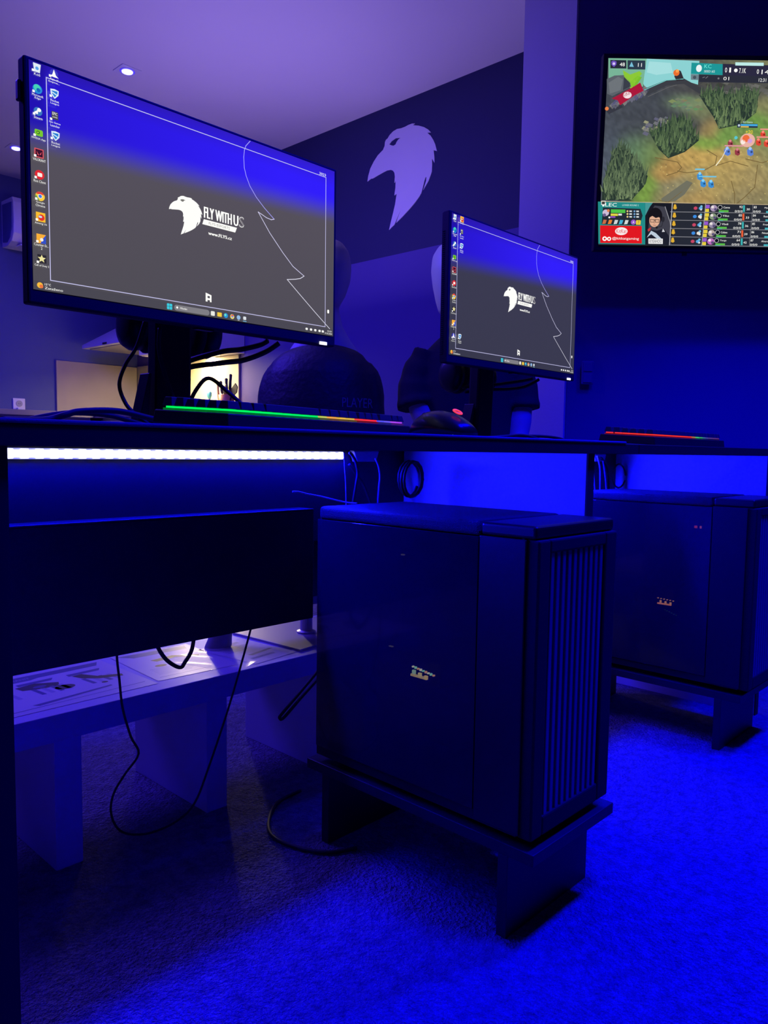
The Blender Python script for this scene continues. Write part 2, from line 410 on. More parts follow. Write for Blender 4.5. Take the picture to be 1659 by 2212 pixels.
# utensils
t = empty('utensil_pot', 'orange pot of utensils in the warm lit kitchen corner', 'pot', (2.95, 4.235, .94))
m = MB(); m.ell([(0,0,0,.045,.045),(0,0,.06,.05,.05),(0,0,.12,.052,.052),(0,0,.12,.046,.046),(0,0,.02,.040,.040)], 24); m.build('pot_body', M['orange'], t, smooth=True)
def utensil(kind, label, base, tip, hr, mm):
    t = empty(kind, label, 'kitchen utensil', base)
    bv = Vector(base); tv = Vector(tip)-bv
    return t, tv
for lab, tip, base in (('tall black knife handle, rightmost of the knives in the kitchen corner',(2.95,4.188,1.191),(2.955,4.215,.98)),
                       ('short black knife handle, middle one of the knives in the kitchen corner',(2.95,4.238,1.167),(2.957,4.237,.98)),
                       ('black knife handle, leftmost of the knives in the kitchen corner',(2.95,4.303,1.152),(2.952,4.262,.98))):
    t = empty('kitchen_knife', lab, 'knife', base, group='knives in the kitchen corner')
    d = Vector(tip)-Vector(base)
    MB().tube([d*.52, d*.6, d*.8, d*.97, d], [.007,.010,.009,.011,.006], 8).build('handle', M['knife'], t, smooth=True)
    MB().tube([Vector((0,0,0)), d*.25, d*.52], [.004,.006,.006], 6).build('blade', M['metal'], t, smooth=True)
t = empty('spatula', 'dark slotted spatula leaning right out of the orange pot', 'spatula', (2.945, 4.205, .98))
m = MB(); m.prism([(.006,.06),(.035,.09),(.040,.125),(.026,.150),(-.004,.112),(-.012,.075)], lambda a,b,d: (d, -a*1.75-.03+.0, b), -.003, .003); m.build('blade', M['knife'], t, bevel=.001)
MB().tube([(0,0,0),(0,-.015,.04),(0,-.035,.085)], .005, 8).build('handle', M['knife'], t, smooth=True)
t = empty('serving_spoon', 'dark round serving spoon standing in the orange pot', 'spoon', (2.93, 4.245, .98))
m = MB(); m.ell([(0,-.025,.075,.004,.006),(0,-.027,.09,.010,.020),(0,-.029,.115,.012,.026),(0,-.031,.135,.010,.021),(0,-.032,.147,.003,.006)], 16); m.build('bowl', M['knife'], t, smooth=True)
MB().tube([(0,.006,0),(0,-.008,.04),(0,-.024,.078)], .004, 8).build('handle', M['metal'], t, smooth=True)
t = empty('wooden_spoon', 'small wooden utensil handle left of the knives', 'spoon', (2.96, 4.33, .941))
MB().tube([(0,0,0),(0,.010,.12),(0,.018,.19),(0,.02,.20)], [.006,.007,.008,.004], 8).build('handle', M['wood'], t, smooth=True)
t = empty('dish_brush', 'teal headed dish brush on the lit kitchen worktop', 'brush', (2.95, 4.43, .941))
MB().tube([(0,0,0),(0,.0,.08),(0,0,.10)], .006, 8).build('handle', M['plasticw'], t, smooth=True)
m = MB(); m.ell([(0,0,.10,.008,.010),(0,.002,.12,.014,.022),(0,.004,.14,.015,.024),(0,.006,.152,.008,.012)], 14); m.build('brush_head', M['tealp'], t, smooth=True)

# wall switch
t = empty('wall_switch', 'double dark wall switch on the blue wall right of small monitor', 'switch', (2.5675-.005, 1.433-.005, 1.01), FACE_RZ)
MB().box(-.022,.022,-.008,0,-.042,.042).build('face_plate', M['tvblue'], t, bevel=.003)
for z in (-.02,.02): MB().box(-.016,.016,-.011,-.008,z-.016,z+.016).build('rocker', M['tvblue'], t, bevel=.002)

# ------------------------------------------------------------------ desks
ZT = .738; ZU = .7185; YF = .68; YR = 1.30
def desk(name, label, x0, x1, panels, board, tray):
    t = empty(name, label, 'desk', ((x0+x1)/2, (YF+YR)/2, 0)); ox, oy = (x0+x1)/2, (YF+YR)/2
    MB().box(x0-ox, x1-ox, YF-oy, YR-oy, ZU, ZT).build('tabletop', M['desk'], t, bevel=.0015)
    for a in panels:
        MB().box(a-ox, a+.022-ox, YF+.012-oy, 1.168-oy, 0, ZU).build('side_panel', M['sidepanel'], t, bevel=.001)
        MB().box(a-.0005-ox, a+.0225-ox, YF+.009-oy, YF+.0125-oy, 0, ZU).build('edge_band', M['blackm'], t)
    for a0, a1 in board:
        MB().box(a0-ox, a1-ox, 1.132-oy, 1.150-oy, .54, ZU).build('back_board', M['deskpanel'], t, bevel=.001)
    a0, a1 = tray; ty = 1.098-oy
    MB().box(a0-ox, a1-ox, ty-.008, ty, .40, .605).build('tray_plate', M['deskpanel'], t, bevel=.001)
    MB().box(a0-ox, a1-ox, ty-.008, ty+.034, .6052, .608).build('tray_lip', M['steel'], t, bevel=.0008)
    MB().box(a0-ox, a1-ox, ty, ty+.034, .40, .404).build('tray_floor', M['deskpanel'], t)
    return t
desk('gaming_desk', 'long black gaming desk holding the big near monitor', .02, 1.43, (.234, 1.252), ((.257, 1.251),), (.258, .955))
desk('gaming_desk', 'black gaming desk at right holding the far keyboard', 1.434, 2.60, (2.230,), ((1.434, 2.229),), (1.436, 1.890))
def led_strip(label, x0, x1, y):
    t = empty('led_strip', label, 'led strip', ((x0+x1)/2, y, .707), group='blue led strips below the desks'); w = (x1-x0)/2
    MB().box(-w, w, -.002, .0, -.008, .008).build('backing', M['striphousing'], t)
    m = MB(); n = int(w*2/.021)
    m.box(-w, w, -.0055, -.002, -.0055, .0055)
    m.build('diffuser', M['strip'], t)
    d = MB()
    for k in range(n):
        x = -w+(k+.5)*2*w/n; d.box(x-.006, x+.006, -.0075, -.0055, -.0070, .0070)
    d.build('diodes', M['strip'], t, bevel=.001)
    return t
led_strip('bright blue white led strip below the front of the near desk', .262, 1.066, 1.1315)
led_strip('blue led strip below the far desk, mostly hidden', 1.440, 2.050, 1.1315)
for nm, x, lab in (('led_controller', 1.122, 'small pale strip controller behind the near computer tower'), ('led_controller', 2.100, 'small pale strip controller behind the far computer tower')):
    t = empty(nm, lab, 'led controller', (x, 1.1225, .706), group='led strip controllers')
    MB().hexa([(-.030,-.006,-.011),(.026,-.006,-.011),(.026,.008,-.011),(-.030,.008,-.011),(-.038,-.006,.010),(.034,-.006,.010),(.034,.008,.010),(-.038,.008,.010)]).build('case', M['plasticw'], t, bevel=.001)
    MB().box(-.038,.034,-.004,.006,.010,.0123).build('mounting_pad', M['cablegrey'], t)

o = MB().box(.22, 1.376, YF-.0015, 1.02, ZT, ZT+.0042).build('desk_mat', M['deskmat'], bevel=.0015)
tag(o, 'long dark desk mat along the front of the near desk', 'desk mat')
ZM = ZT+.0042

# ------------------------------------------------------------------ keyboards
def hsv(h):
    import colorsys
    return colorsys.hsv_to_rgb(h, 1, 1)
LAY = [[1,-.6]+[1]*4+[-.35]+[1]*4+[-.35]+[1]*4+[-.2]+[1]*3,
       [1]*13+[2,-.2]+[1]*3+[-.2]+[1]*4,
       [1.5]+[1]*12+[1.5,-.2]+[1]*3+[-.2]+[1]*4,
       [1.75]+[1]*11+[2.25,-3.4]+[1]*3,
       [2.25]+[1]*10+[2.75,-1.2,1,-1.2]+[1]*4,
       [1.25]*3+[6.25]+[1.25]*4+[-.2]+[1]*3+[-.2,2,1,1]]
KEY_ME = {}
def keyboard(label, loc, rz, ramp, tilt=.055):
    t = empty('gaming_keyboard', label, 'keyboard', loc, rz)
    L, Dp = .444, .132
    T = Matrix.Rotation(tilt, 4, 'X')
    def tf(m):
        m.v = [tuple(T @ Vector(p)+Vector((0,0,.0045))) for p in m.v]; return m
    m = MB(); m.hexa([(-L/2,-Dp/2,.0),(L/2,-Dp/2,.0),(L/2,Dp/2,.0),(-L/2,Dp/2,.0),(-L/2+.002,-Dp/2+.003,.0175),(L/2-.002,-Dp/2+.003,.0175),(L/2-.002,Dp/2-.002,.0175),(-L/2+.002,Dp/2-.002,.0175)])
    tf(m).build('case', M['black'], t, bevel=.0015)
    for sx in (-1,1):
        tf(MB().box(sx*.19-.015, sx*.19+.015, -.055, -.040, -.0012, .0005)).build('rubber_foot', M['blackm'], t)
        tf(MB().box(sx*.19-.012, sx*.19+.012, .045, .058, -.0070, .001)).build('flip_foot', M['blackm'], t)
    # glowing key switches between plate and caps
    v=[];f=[];c=[]
    u = .0190
    x_org = -22.4*u/2
    pos = []
    for r, row in enumerate(LAY):
        x = x_org; y = Dp/2-.012-r*u-(.002 if r else 0)
        for wk in row:
            if wk < 0: x += -wk*u; continue
            pos.append((x+wk*u/2, y-.004, wk, r, r == 5 or x < x_org+.001)); x += wk*u
    g = MB()
    for px, py, wk, r, lit in pos:
        q = (px-x_org)/(22.4*u)
        cc = [k*(1 if lit else .10) for k in ramp(q)]
        nb_ = max(1, round(wk))
        for b_ in range(nb_):
            bx_ = px+(b_-(nb_-1)/2)*wk*u/nb_; q = (bx_-x_org)/(22.4*u)
            g.c = (*[k*(1 if lit else .10) for k in ramp(q)], 1); g.box(bx_-.0050, bx_+.0050, py-.0068, py+.006, .0176, .0228)
        g.c = (*[k*.13 for k in cc], 1); g.box(px-wk*u/2+.0012, px+wk*u/2-.0012, py-.0078, py+.0078, .0176, .0204)
    tf(g)
    o = g.build('backlight', M['rgbled'], t)
    me = o.data; at = me.color_attributes.new('Col', 'FLOAT_COLOR', 'CORNER')
    for p, cc in zip(me.polygons, g.col):
        for li in p.loop_indices: at.data[li].color = cc
    for px, py, wk, r, lit in pos:
        hh = .0330 + (.0015 if r in (0,1) else 0)
        k = ('k', wk, r in (0,1))
        if k not in KEY_ME:
            mm = MB(); a = wk*u/2-.0006; b2 = a-.0022
            mm.hexa([(-a,-.0088,.0232),(a,-.0088,.0232),(a,.0088,.0232),(-a,.0088,.0232),(-b2,-.0055,hh),(b2,-.0055,hh),(b2,.0062,hh),(-b2,.0062,hh)])
            ob = mm.build('keycap', M['keycap'], t, bevel=.0008)
            KEY_ME[k] = ob
            first = ob
        else:
            first = KEY_ME[k].copy(); COL.objects.link(first); first.parent = t
        p = T @ Vector((px, py, 0))+Vector((0,0,.0045))
        first.location = p; first.rotation_euler = (tilt, 0, 0)
    return t
def ramp1(q):
    S = [(0,(.0,1.0,.12)),(.44,(.0,.9,.15)),(.5,(.9,.35,.08)),(.58,(.9,.4,.06)),(.62,(.3,.9,.1)),(.66,(1,.05,.05)),(.80,(1,.02,.06)),(.84,(.08,.08,1)),(.9,(.15,.1,1)),(.94,(.45,.05,.9)),(1,(.35,.05,.9))]
    for (a,ca),(b,cb) in zip(S[:-1],S[1:]):
        if a <= q <= b:
            t = (q-a)/(b-a); return tuple(x+(y-x)*t for x,y in zip(ca,cb))
    return S[-1][1]
def ramp2(q):
    S = [(0,(1,.03,.03)),(.56,(1,.03,.03)),(.6,(.2,.3,.12)),(.64,(.05,.6,.22)),(.72,(.03,.3,.14)),(.76,(.05,.08,.5)),(.84,(.08,.04,.3)),(1,(.12,.02,.16))]
    for (a,ca),(b,cb) in zip(S[:-1],S[1:]):
        if a <= q <= b:
            t = (q-a)/(b-a); return tuple(x+(y-x)*t for x,y in zip(ca,cb))
    return S[-1][1]
keyboard('near gaming keyboard with green, red and violet key lights on desk mat', (.7475, .888, ZM), math.radians(12), ramp1)
keyboard('far gaming keyboard with mostly red key lights on right desk', (1.825, .800, ZT), math.radians(2), ramp2)

# mouse
t = empty('gaming_mouse', 'black gaming mouse with glowing red ring beside the near keyboard', 'mouse', (.957, .785, ZM), math.radians(-8))
prof = []
rings = []
for k in range(13):
    s = k/12; y = -.062+.124*s
    wdt = .033*(max(0.03, math.sin(PI*min(1,max(0,.08+.84*s))))**.45)
    hgt = .040*(max(.10, math.sin(PI*(.12+.80*(1-s)**.85)))**.8)
    R = []
    for q in range(20):
        a = 2*PI*q/20; cx = math.cos(a); cz = math.sin(a)
        X = wdt*math.copysign(abs(cx)**.7, cx); Z = (hgt*abs(cz)**.8 if cz >= 0 else -.0)
        R.append((X, y, .0015+Z))
    rings.append(R)
m = MB(); m.loft(rings); m.build('shell', M['gloss'], t, smooth=True)
m = MB(); m.box(-.024,.024,-.05,.05,0,.0025); m.build('base_glow', M['teal'], t)
m = MB(); m.tube([(.0,.030+.012*math.sin(.5)*0,.0)]*2 if False else [(.006*math.cos(2*PI*k/20), -.034+.007*math.sin(2*PI*k/20), .0382+.0035*math.sin(2*PI*k/20)) for k in range(20)], .0016, 6, closed=True); m.build('light_ring', M['red'], t, smooth=True)
m = MB().loft([[(x, .040+.009*math.cos(2*PI*k/16), .030+.009*math.sin(2*PI*k/16)) for k in range(16)] for x in (-.0035,.0035)]); m.build('scroll_wheel', M['blackm'], t)

# ------------------------------------------------------------------ desktop picture on the monitors
WHT = rgb(255,255,250)
def desktop_art(w, h, order, dim):
    A = Art(1920, 1080, w, h)
    g0 = rgb(88,82,87) if not dim else rgb(60,59,74)
    g1 = rgb(80,77,82) if not dim else rgb(58,58,72)
    def bg(x, y):
        u, v = x/1920, y/1080
        e = .325-.09*u  # slant of the blue band: viewing-angle sheen painted into the wallpaper colour
        t = min(1, max(0, (v-(e-.085))/.17)); t = t*t*(3-2*t)
        k = min(1, .62+.5*u)
        vtop = min(1, v/.10)
        bl = (lin(46)*k+.004, lin(30)*k, lin(250)*(k*(.62+.38*vtop)))
        if x < 90: bl = tuple(q*.72 for q in bl)
        gr = [a+(b-a)*v for a, b in zip(g0, g1)]
        return tuple(bl[i]*(1-t)+gr[i]*t for i in range(3))+(1,)
    A.grid(64, 48, bg, 0, 0, 1920, 1080)
    A.up()
    A.rect(0, 1036, 1920, 1080, rgb(74,72,78) if not dim else rgb(56,56,68))
    # big ghost eagle, barely visible
    A.up()
    F = rgb(190,188,255)
    A.line([(80,56),(1846,58),(1850,1025),(82,1024),(80,56)], 4, rgb(200,198,240))
    A.line([(1255,4),(1225,40),(1215,68),(1210,110),(1214,170),(1228,215),(1254,266),(1300,320),(1360,370),(1433,420)], 4, rgb(170,165,255))
    A.line([(1433,420),(1410,428),(1375,424),(1340,412),(1314,404),(1400,510),(1500,610),(1580,680),(1670,725)], 4, rgb(215,212,245))
    A.line([(1670,725),(1640,745),(1600,757),(1535,770),(1640,850),(1760,940),(1889,1033)], 4, rgb(225,224,240))
    A.text('2023', 1790, 52, 15, WHT, 56)
    # logo
    k = 208/.496
    pts = [(724+a*k, 647-b*k) for a, b in EAGLE]
    A.poly(pts, WHT)
    A.up(); A.poly([(724+a*k, 647-b*k) for a, b in EYE], rgb(120,118,110))
    for ox_ in (-2.5, 0, 2.5):
        A.text('FLY WITH', 943+ox_, 523, 62, WHT, 182); A.text('U', 1140+ox_, 523, 62, WHT, 31)
        A.text('www.FLY5.cz', 970+ox_*.5, 612, 18, WHT, 156)
    A.text('S', 1178, 523, 62, WHT, 34); A.up(); A.text('S', 1180, 520, 56, rgb(130,125,130), 30)
    A.poly([(940,532),(1162,532),(1150,562),(930,562)], WHT); A.up(); A.text('FLY5 ESPORTS', 972, 555, 15, rgb(150,148,140), 140)
    A.text('www.FLY5.cz', 970, 612, 18, WHT, 156)
    # mouse-like crest above the task bar
    A.poly([(950,995),(950,945),(988,955),(988,995),(978,995),(978,985),(962,985),(962,995)], WHT); A.up(); A.rect(962,962,977,974, g1)
    A.rrect(1866,910,1882,934,6,WHT)
    # task bar
    A.rrect(706,1042,738,1074,4,rgb(60,205,225)); A.up(); A.line([(722,1042),(722,1074)],2,rgb(74,72,78)); A.line([(706,1058),(738,1058)],2,rgb(74,72,78))
    A.rrect(750,1042,974,1074,15,rgb(128,126,130)); A.up(); A.circ(768,1057,6,WHT); A.text('Hledat', 786,1063,11,WHT,44)
    x = 996
    A.rrect(x-13,1045,x+13,1071,5,rgb(235,235,225))
    A.rrect(1026,1046,1056,1070,3,rgb(245,205,60)); A.circ(1084,1058,14,rgb(40,150,220)); A.circ(1128,1058,14,rgb(240,220,120)); A.up(); A.circ(1128,1058,6,rgb(80,140,240)); A.poly([(1114,1058),(1128,1044),(1142,1054)],rgb(230,80,60)); A.circ(1080,1055,7,rgb(110,230,200))
    A.circ(1172,1057,13,rgb(150,190,230)); A.rrect(1205,1046,1226,1066,5,rgb(220,225,230)); A.rect(1203,1072,1228,1076,rgb(120,190,230)); A.rect(1166,1072,1178,1075,rgb(200,200,200))
    for xx in (1692,1728,1764,1800,1828): A.rrect(xx-9,1052,xx+9,1066,5,WHT)
    A.text('12:21', 1868,1056,10,WHT,36); A.text('01.02.2024', 1846,1072,10,WHT,62)
    A.circ(30,1057,14,rgb(250,190,60)); A.up(); A.circ(36,1062,9,rgb(235,120,60)); A.text('15°C', 52,1054,11,WHT,30); A.text('Zataženo', 52,1072,12,WHT,88)
    # icons
    def icon(kind, x, y, s=22):
        A.up()
        if kind == 'bin':
            A.poly([(x-18,y-20),(x+18,y-20),(x+13,y+20),(x-13,y+20)], rgb(225,235,245)); A.up(); A.circ(x,y+2,8,rgb(90,160,230)); A.text('Koš', x-14,y+36,12,WHT,28)
        elif kind == 'wave':
            A.circ(x,y,s,rgb(40,140,215)); A.up(); A.circ(x-2,y-5,s*.72,rgb(70,210,180)); A.up(); A.circ(x+4,y+4,s*.42,rgb(20,100,180)); A.text('Microsoft', x-26,y+36,11,WHT,52); A.text('Edge', x-14,y+50,11,WHT,28)
        elif kind == 'gear':
            A.circ(x,y,s*.9,rgb(60,120,190)); A.up(); A.circ(x+5,y-8,9,WHT); A.line([(x+4,y-6),(x-14,y+8)],7,WHT); A.circ(x-6,y+8,6,WHT); A.text('Steam', x-20,y+36,12,WHT,40)
        elif kind == 'green':
            A.rrect(x-18,y-14,x+20,y+16,6,rgb(120,200,30)); A.up(); A.circ(x-2,y,8,rgb(50,110,20)); A.circ(x-3,y,4,rgb(180,240,60)); A.text('NVIDIA App', x-32,y+36,12,WHT,64)
        elif kind == 'vee':
            A.rect(x-21,y-21,x+21,y+21,rgb(240,90,95)); A.up(); A.rect(x-17,y-17,x+17,y+17,rgb(60,20,30)); A.up(); A.poly([(x-12,y-8),(x,y+10),(x-6,y+10)],rgb(240,90,95)); A.poly([(x+12,y-8),(x+2,y+6),(x+8,y+6)],rgb(240,90,95)); A.text('VALORANT', x-30,y+38,12,WHT,60)
        elif kind == 'fist':
            A.circ(x,y,s,rgb(225,40,40)); A.up(); A.rrect(x-10,y-9,x+12,y+9,4,rgb(250,240,230)); A.text('Riot Client', x-28,y+38,12,WHT,56)
        elif kind == 'ball':
            A.circ(x,y,s,rgb(250,205,60)); A.up(); A.poly([(x-20,y-9),(x-12,y-19),(x,y-22),(x+12,y-19),(x+20,y-9),(x,y-9)],rgb(225,65,50)); A.poly([(x-21,y-6),(x-2,y+22),(x-14,y+17),(x-21,y+6)],rgb(60,170,80)); A.up(); A.circ(x,y,10,WHT); A.up(); A.circ(x,y,8,rgb(60,120,230)); A.text('Google', x-20,y+36,11,WHT,40); A.text('Chrome', x-22,y+50,11,WHT,44)
        elif kind == 'sun':
            A.rect(x-22,y-22,x+22,y+22,rgb(250,190,40)); A.up(); A.circ(x+3,y+2,15,rgb(225,50,35)); A.up(); A.rrect(x-10,y-6,x+6,y+4,4,rgb(190,225,235)); A.text('Among Us', x-28,y+38,12,WHT,56)
        elif kind == 'split':
            A.rect(x-22,y-22,x+22,y+22,rgb(250,175,50)); A.up(); A.poly([(x+22,y-22),(x+22,y+22),(x-4,y+22),(x+6,y)],rgb(50,80,200)); A.up(); A.circ(x+2,y+4,8,rgb(245,240,225)); A.text('Counter-St...', x-34,y+36,12,WHT,68); A.text('2', x-3,y+52,12,WHT,7)
        elif kind == 'star':
            A.rect(x-20,y-22,x+22,y+18,rgb(45,42,45)); A.up()
            A.poly([(x+ (20 if q%2==0 else 9)*math.sin(q*PI/5), y-2-(20 if q%2==0 else 9)*math.cos(q*PI/5)) for q in range(10)], rgb(240,230,160)); A.text('Call of Duty 2', x-34,y+38,12,WHT,68)
        elif kind == 'age':
            A.circ(x,y,s*.9,rgb(60,60,190)); A.up(); A.poly([(x,y-20),(x+9,y+6),(x+22,y+16),(x-22,y+16),(x-8,y+6)],WHT); A.text('Age of', x-20,y+34,11,WHT,40); A.text('Empires...', x-26,y+48,11,WHT,52)
        elif kind == 'shield':
            A.poly([(x-20,y-18),(x,y-22),(x+20,y-18),(x+18,y+4),(x,y+24),(x-18,y+4)],rgb(225,240,250)); A.up(); A.poly([(x-14,y-12),(x+14,y-14),(x+13,y+2),(x,y+17),(x-12,y+2)],rgb(40,130,210)); A.up(); A.line([(x-10,y-4),(x+11,y+4)],5,rgb(220,240,250)); A.text('Rocket', x-20,y+40,11,WHT,40); A.text('League', x-20,y+54,11,WHT,40)
        elif kind == 'bars':
            A.rrect(x-16,y-24,x+16,y+14,5,rgb(70,70,72)); A.up(); A.text('EPIC', x-12,y-6,14,WHT,24); A.text('GAMES', x-12,y+6,6,WHT,24); A.text('Epic Games', x-26,y+36,11,WHT,52); A.text('Launcher', x-22,y+50,11,WHT,44)
        A.rect(x-24,y+10,x-13,y+21,WHT)
    for kind, x, y in order: icon(kind, x, y)
    return A
ORD1 = [('bin',36,29),('wave',36,127),('gear',36,232),('green',36,331),('vee',36,428),('fist',36,530),('ball',36,632),('sun',36,731),('split',36,835),('star',36,933),
        ('age',110,33),('shield',111,127),('bars',110,236),('shield',111,327)]
ORD2 = [('bin',36,29),('wave',36,127),('gear',36,232),('green',36,331),('vee',36,428),('fist',36,530),('ball',36,632),('star',36,731),('split',36,835),('age',36,933),
        ('sun',110,33),('bars',110,132),('shield',111,236),('shield',111,933)]

def monitor(name, label, x0, x1, z0, z1, y, order, dim, vent):
    w = x1-x0; h = z1-z0; cx = (x0+x1)/2
    t = empty(name, label, 'monitor', (cx, y, ZT))
    b0 = z0-ZT; b1 = z1-ZT
    MB().box(-w/2, w/2, 0, .020, b0, b1).build('bezel', M['blackm'], t, bevel=.003)
    m = MB(); m.hexa([(-w/2+.004,.0195,b0+.004),(w/2-.004,.0195,b0+.004),(w/2-.06,.062,b0+.05),(-w/2+.06,.062,b0+.05),(-w/2+.004,.0195,b1-.004),(w/2-.004,.0195,b1-.004),(w/2-.06,.062,b1-.06),(-w/2+.06,.062,b1-.06)])
    m.build('rear_housing', M['black'], t, bevel=.006)
    if vent:
        m = MB()
        m.box(-w/2-.0008, -w/2, .002, .0195, b0+.002, b1-.004)
        m.build('side_cover', M['black'], t)
        m = MB(); n = 60
        for k in range(n):
            z = b0+.02+k*(h-.06)/n; m.box(-w/2-.0018, -w/2-.0008, .012, .018, z, z+.0022)
        m.build('side_vents', M['blackm'], t)
    else:
        MB().box(-w/2-.005, -w/2, .006, .016, b1-.056, b1-.030).build('side_button', M['black'], t, bevel=.002)
    sw, sh = w-.0125, h-.0235
    A = desktop_art(sw, sh, order, dim)
    o = A.build('screen', M['screen'], t, Matrix.Translation((0, -.0006, b0+.0185+sh/2)))
    m = MB(); m.ell([(0,0,-.0025,.009,.0025),(0,0,.0025,.009,.0025)], 16); m.build('power_light', M['wled'], t, loc=(w/2-.030, -.0008, b0+.0035))
    m = MB().box(-.016,.016,.003,.015,-.0025,.0); m.build('menu_button', M['gloss'], t, bevel=.001, loc=(0, 0, b0))
    # stand
    m = MB(); m.box(-.036,.036,.050,.080,b0+.06,b0+.20); m.build('mount_bracket', M['black'], t, bevel=.006)
    m = MB(); m.hexa([(-.036,.092,.010),(.030,.092,.010),(.030,.125,.010),(-.036,.125,.010),(-.036,.080,b1-.07),(.030,.080,b1-.07),(.030,.112,b1-.07),(-.036,.112,b1-.07)]); m.build('stand_post', M['black'], t, bevel=.006)
    m = MB(); m.hexa([(-.120,.04,0),(.120,.04,0),(.100,.215,0),(-.100,.215,0),(-.115,.05,.012),(.115,.05,.012),(.092,.205,.012),(-.092,.205,.012)]); m.build('stand_base', M['black'], t, bevel=.004)
    m = MB(); m.hexa([(-.062,.105,.010),(-.044,.105,.010),(-.044,.135,.010),(-.062,.135,.010),(-.046,.095,.10),(-.0415,.095,.10),(-.0415,.125,.10),(-.046,.125,.10)]); m.build('cable_clip', M['steel'], t, bevel=.001)
    return t
monitor('gaming_monitor', 'big near monitor showing white eagle logo desktop', .422, .968, .905, 1.218, 1.05, ORD1, False, False)
monitor('gaming_monitor', 'far monitor showing the same eagle desktop, in front of a mannequin', 1.336, 1.884, .913, 1.241, 1.088, ORD2, True, True)

# headsets hanging behind the monitors
def headset(label, x, y, z):
    t = empty('gaming_headset', label, 'headset', (x, y, z), group='headsets hung behind the monitors')
    pts = [(-.064,0,.0)]+[(.064*-math.cos(PI*k/12), 0, .02+.105*math.sin(PI*k/12)) for k in range(13)]+[(.064,0,0)]
    MB().tube(smooth_pts(pts,3), .009, 8).build('headband', M['black'], t, smooth=True)
    for s in (-1,1):
        c = MB().loft([[(s*(.053+dx), r*.82*math.cos(2*PI*k/24), -.012+r*math.sin(2*PI*k/24)) for k in range(24)] for dx, r in ((0,.030),(.006,.044),(.022,.046),(.034,.040),(.038,.026))]).build('ear_cup', M['black'], t, smooth=True)
        MB().loft([[(s*(.033+dx), r*.82*math.cos(2*PI*k/24), -.012+r*math.sin(2*PI*k/24)) for k in range(24)] for dx, r in ((0,.036),(.004,.046),(.016,.048),(.020,.044))]).build('ear_cushion', M['blackm'], c, smooth=True)
    return t
headset('black headset hanging behind the big near monitor stand', .742, 1.235, .940)
headset('black headset hanging behind the far monitor stand', 1.672, 1.285, .930)

# ------------------------------------------------------------------ computer towers on stands
def tower(label, x0, y0, leds):
    W_, D_, H_ = .229, .458, .459
    t = empty('computer_tower', label, 'computer', (x0, y0, .145))
    b = .013
    m = MB()
    m.box(W_-.004, W_, .02, D_, b, b+H_-.012); m.box(.004, W_-.004, .02, D_, b, b+.006)
    m.box(.004, W_-.004, D_-.005, D_, b+.006, b+H_-.012); m.box(.0, .004, .02, D_, b, b+.016); m.box(.004, W_-.004, .022, .026, b+.006, b+H_-.012)
    m.build('chassis', M['pc'], t)
    m = MB(); m.box(.0, W_, .097, D_, b+H_-.0225, b+H_); m.build('top_cover', M['mesh'], t, bevel=.007, bseg=3)
    m = MB(); m.box(.0, W_, .0, .096, b+H_-.0205, b+H_-.001); m.build('top_front_cover', M['pc'], t, bevel=.005, bseg=3)
    m = MB(); m.box(-.004, -.0005, .097, D_-.002, b+.018, b+H_-.023); m.build('glass_panel', M['glass'], t, bevel=.0008)
    m = MB(); m.box(-.004, .002, .014, .0955, b+.004, b+H_-.021); m.build('side_front_cover', M['pc'], t, bevel=.0015)
    fr = MB(); z0 = b; z1 = b+H_-.021
    fr.box(0, .030, -.006, .018, z0, z1); fr.box(W_-.036, W_, -.006, .018, z0, z1); fr.box(.030, W_-.036, -.006, .018, z0, z0+.030); fr.box(.030, W_-.036, -.006, .018, z1-.020, z1)
    f = fr.build('front_frame', M['slatgap'], t, bevel=.003)
    MB().box(.030, W_-.036, .012, .018, z0+.030, z1-.020).build('grille_back', M['slatgap'], t)
    m = MB(); n = 10; xa, xb = .032, W_-.038
    for k in range(n):
        x = xa+(k+.5)*(xb-xa)/n; m.hexa([(x-.0044,-.004,z0+.029),(x+.0044,-.004,z0+.029),(x+.0044,.012,z0+.029),(x-.0044,.012,z0+.029),(x-.0044,-.004,z1-.019),(x+.0044,-.004,z1-.019),(x+.0044,.012,z1-.019),(x-.0044,.012,z1-.019)])
    m.build('grille_slats', M['slat'], t, bevel=.001)
    for xx, yy in ((.03,.05),(W_-.05,.05),(.03,D_-.06),(W_-.05,D_-.06)):
        MB().box(xx, xx+.022, yy, yy+.03, 0, b).build('foot', M['blackm'], t, bevel=.002)
    MB().box(W_-.02, W_-.016, .15, D_-.02, b+.09, b+H_-.05).build('motherboard', M['blackm'], t)
    g = MB().box(.04, W_-.03, .20, D_-.05, b+.17, b+.215).build('graphics_card', M['blackm'], t, bevel=.003)
    MB().box(.02, W_-.02, .14, D_-.01, b+.006, b+.09).build('power_shroud', M['blackm'], t)
    v = MB()
    for (yy, zz, a, c, colr) in leds:
        v.c = (*[k*2.2 for k in colr], 1); v.box(.010, .014, yy-a/2, yy+a/2, zz-.145-c/2, zz-.145+c/2)
    o = v.build('status_lights', M['rgbled'], t)
    at = o.data.color_attributes.new('Col', 'FLOAT_COLOR', 'CORNER')
    for p, cc in zip(o.data.polygons, v.col):
        for li in p.loop_indices: at.data[li].color = cc
    return t
Wm = (3.2,2.6,1.4)
L1 = []
for k in range(9): L1.append((.245-k*.0055-.010, .3655-k*.0007, .0028, .0022+.001*(k%2), [(3,3,2.4),(1.2,3,2.2),(3.2,1.6,.8)][k%3]))
for k in range(3): L1.append((.238-k*.013-.005, .357-k*.002, .0055, .006, [(1.4,2.2,1.6),(2.8,2.2,.9),(3,2,.8)][k]))
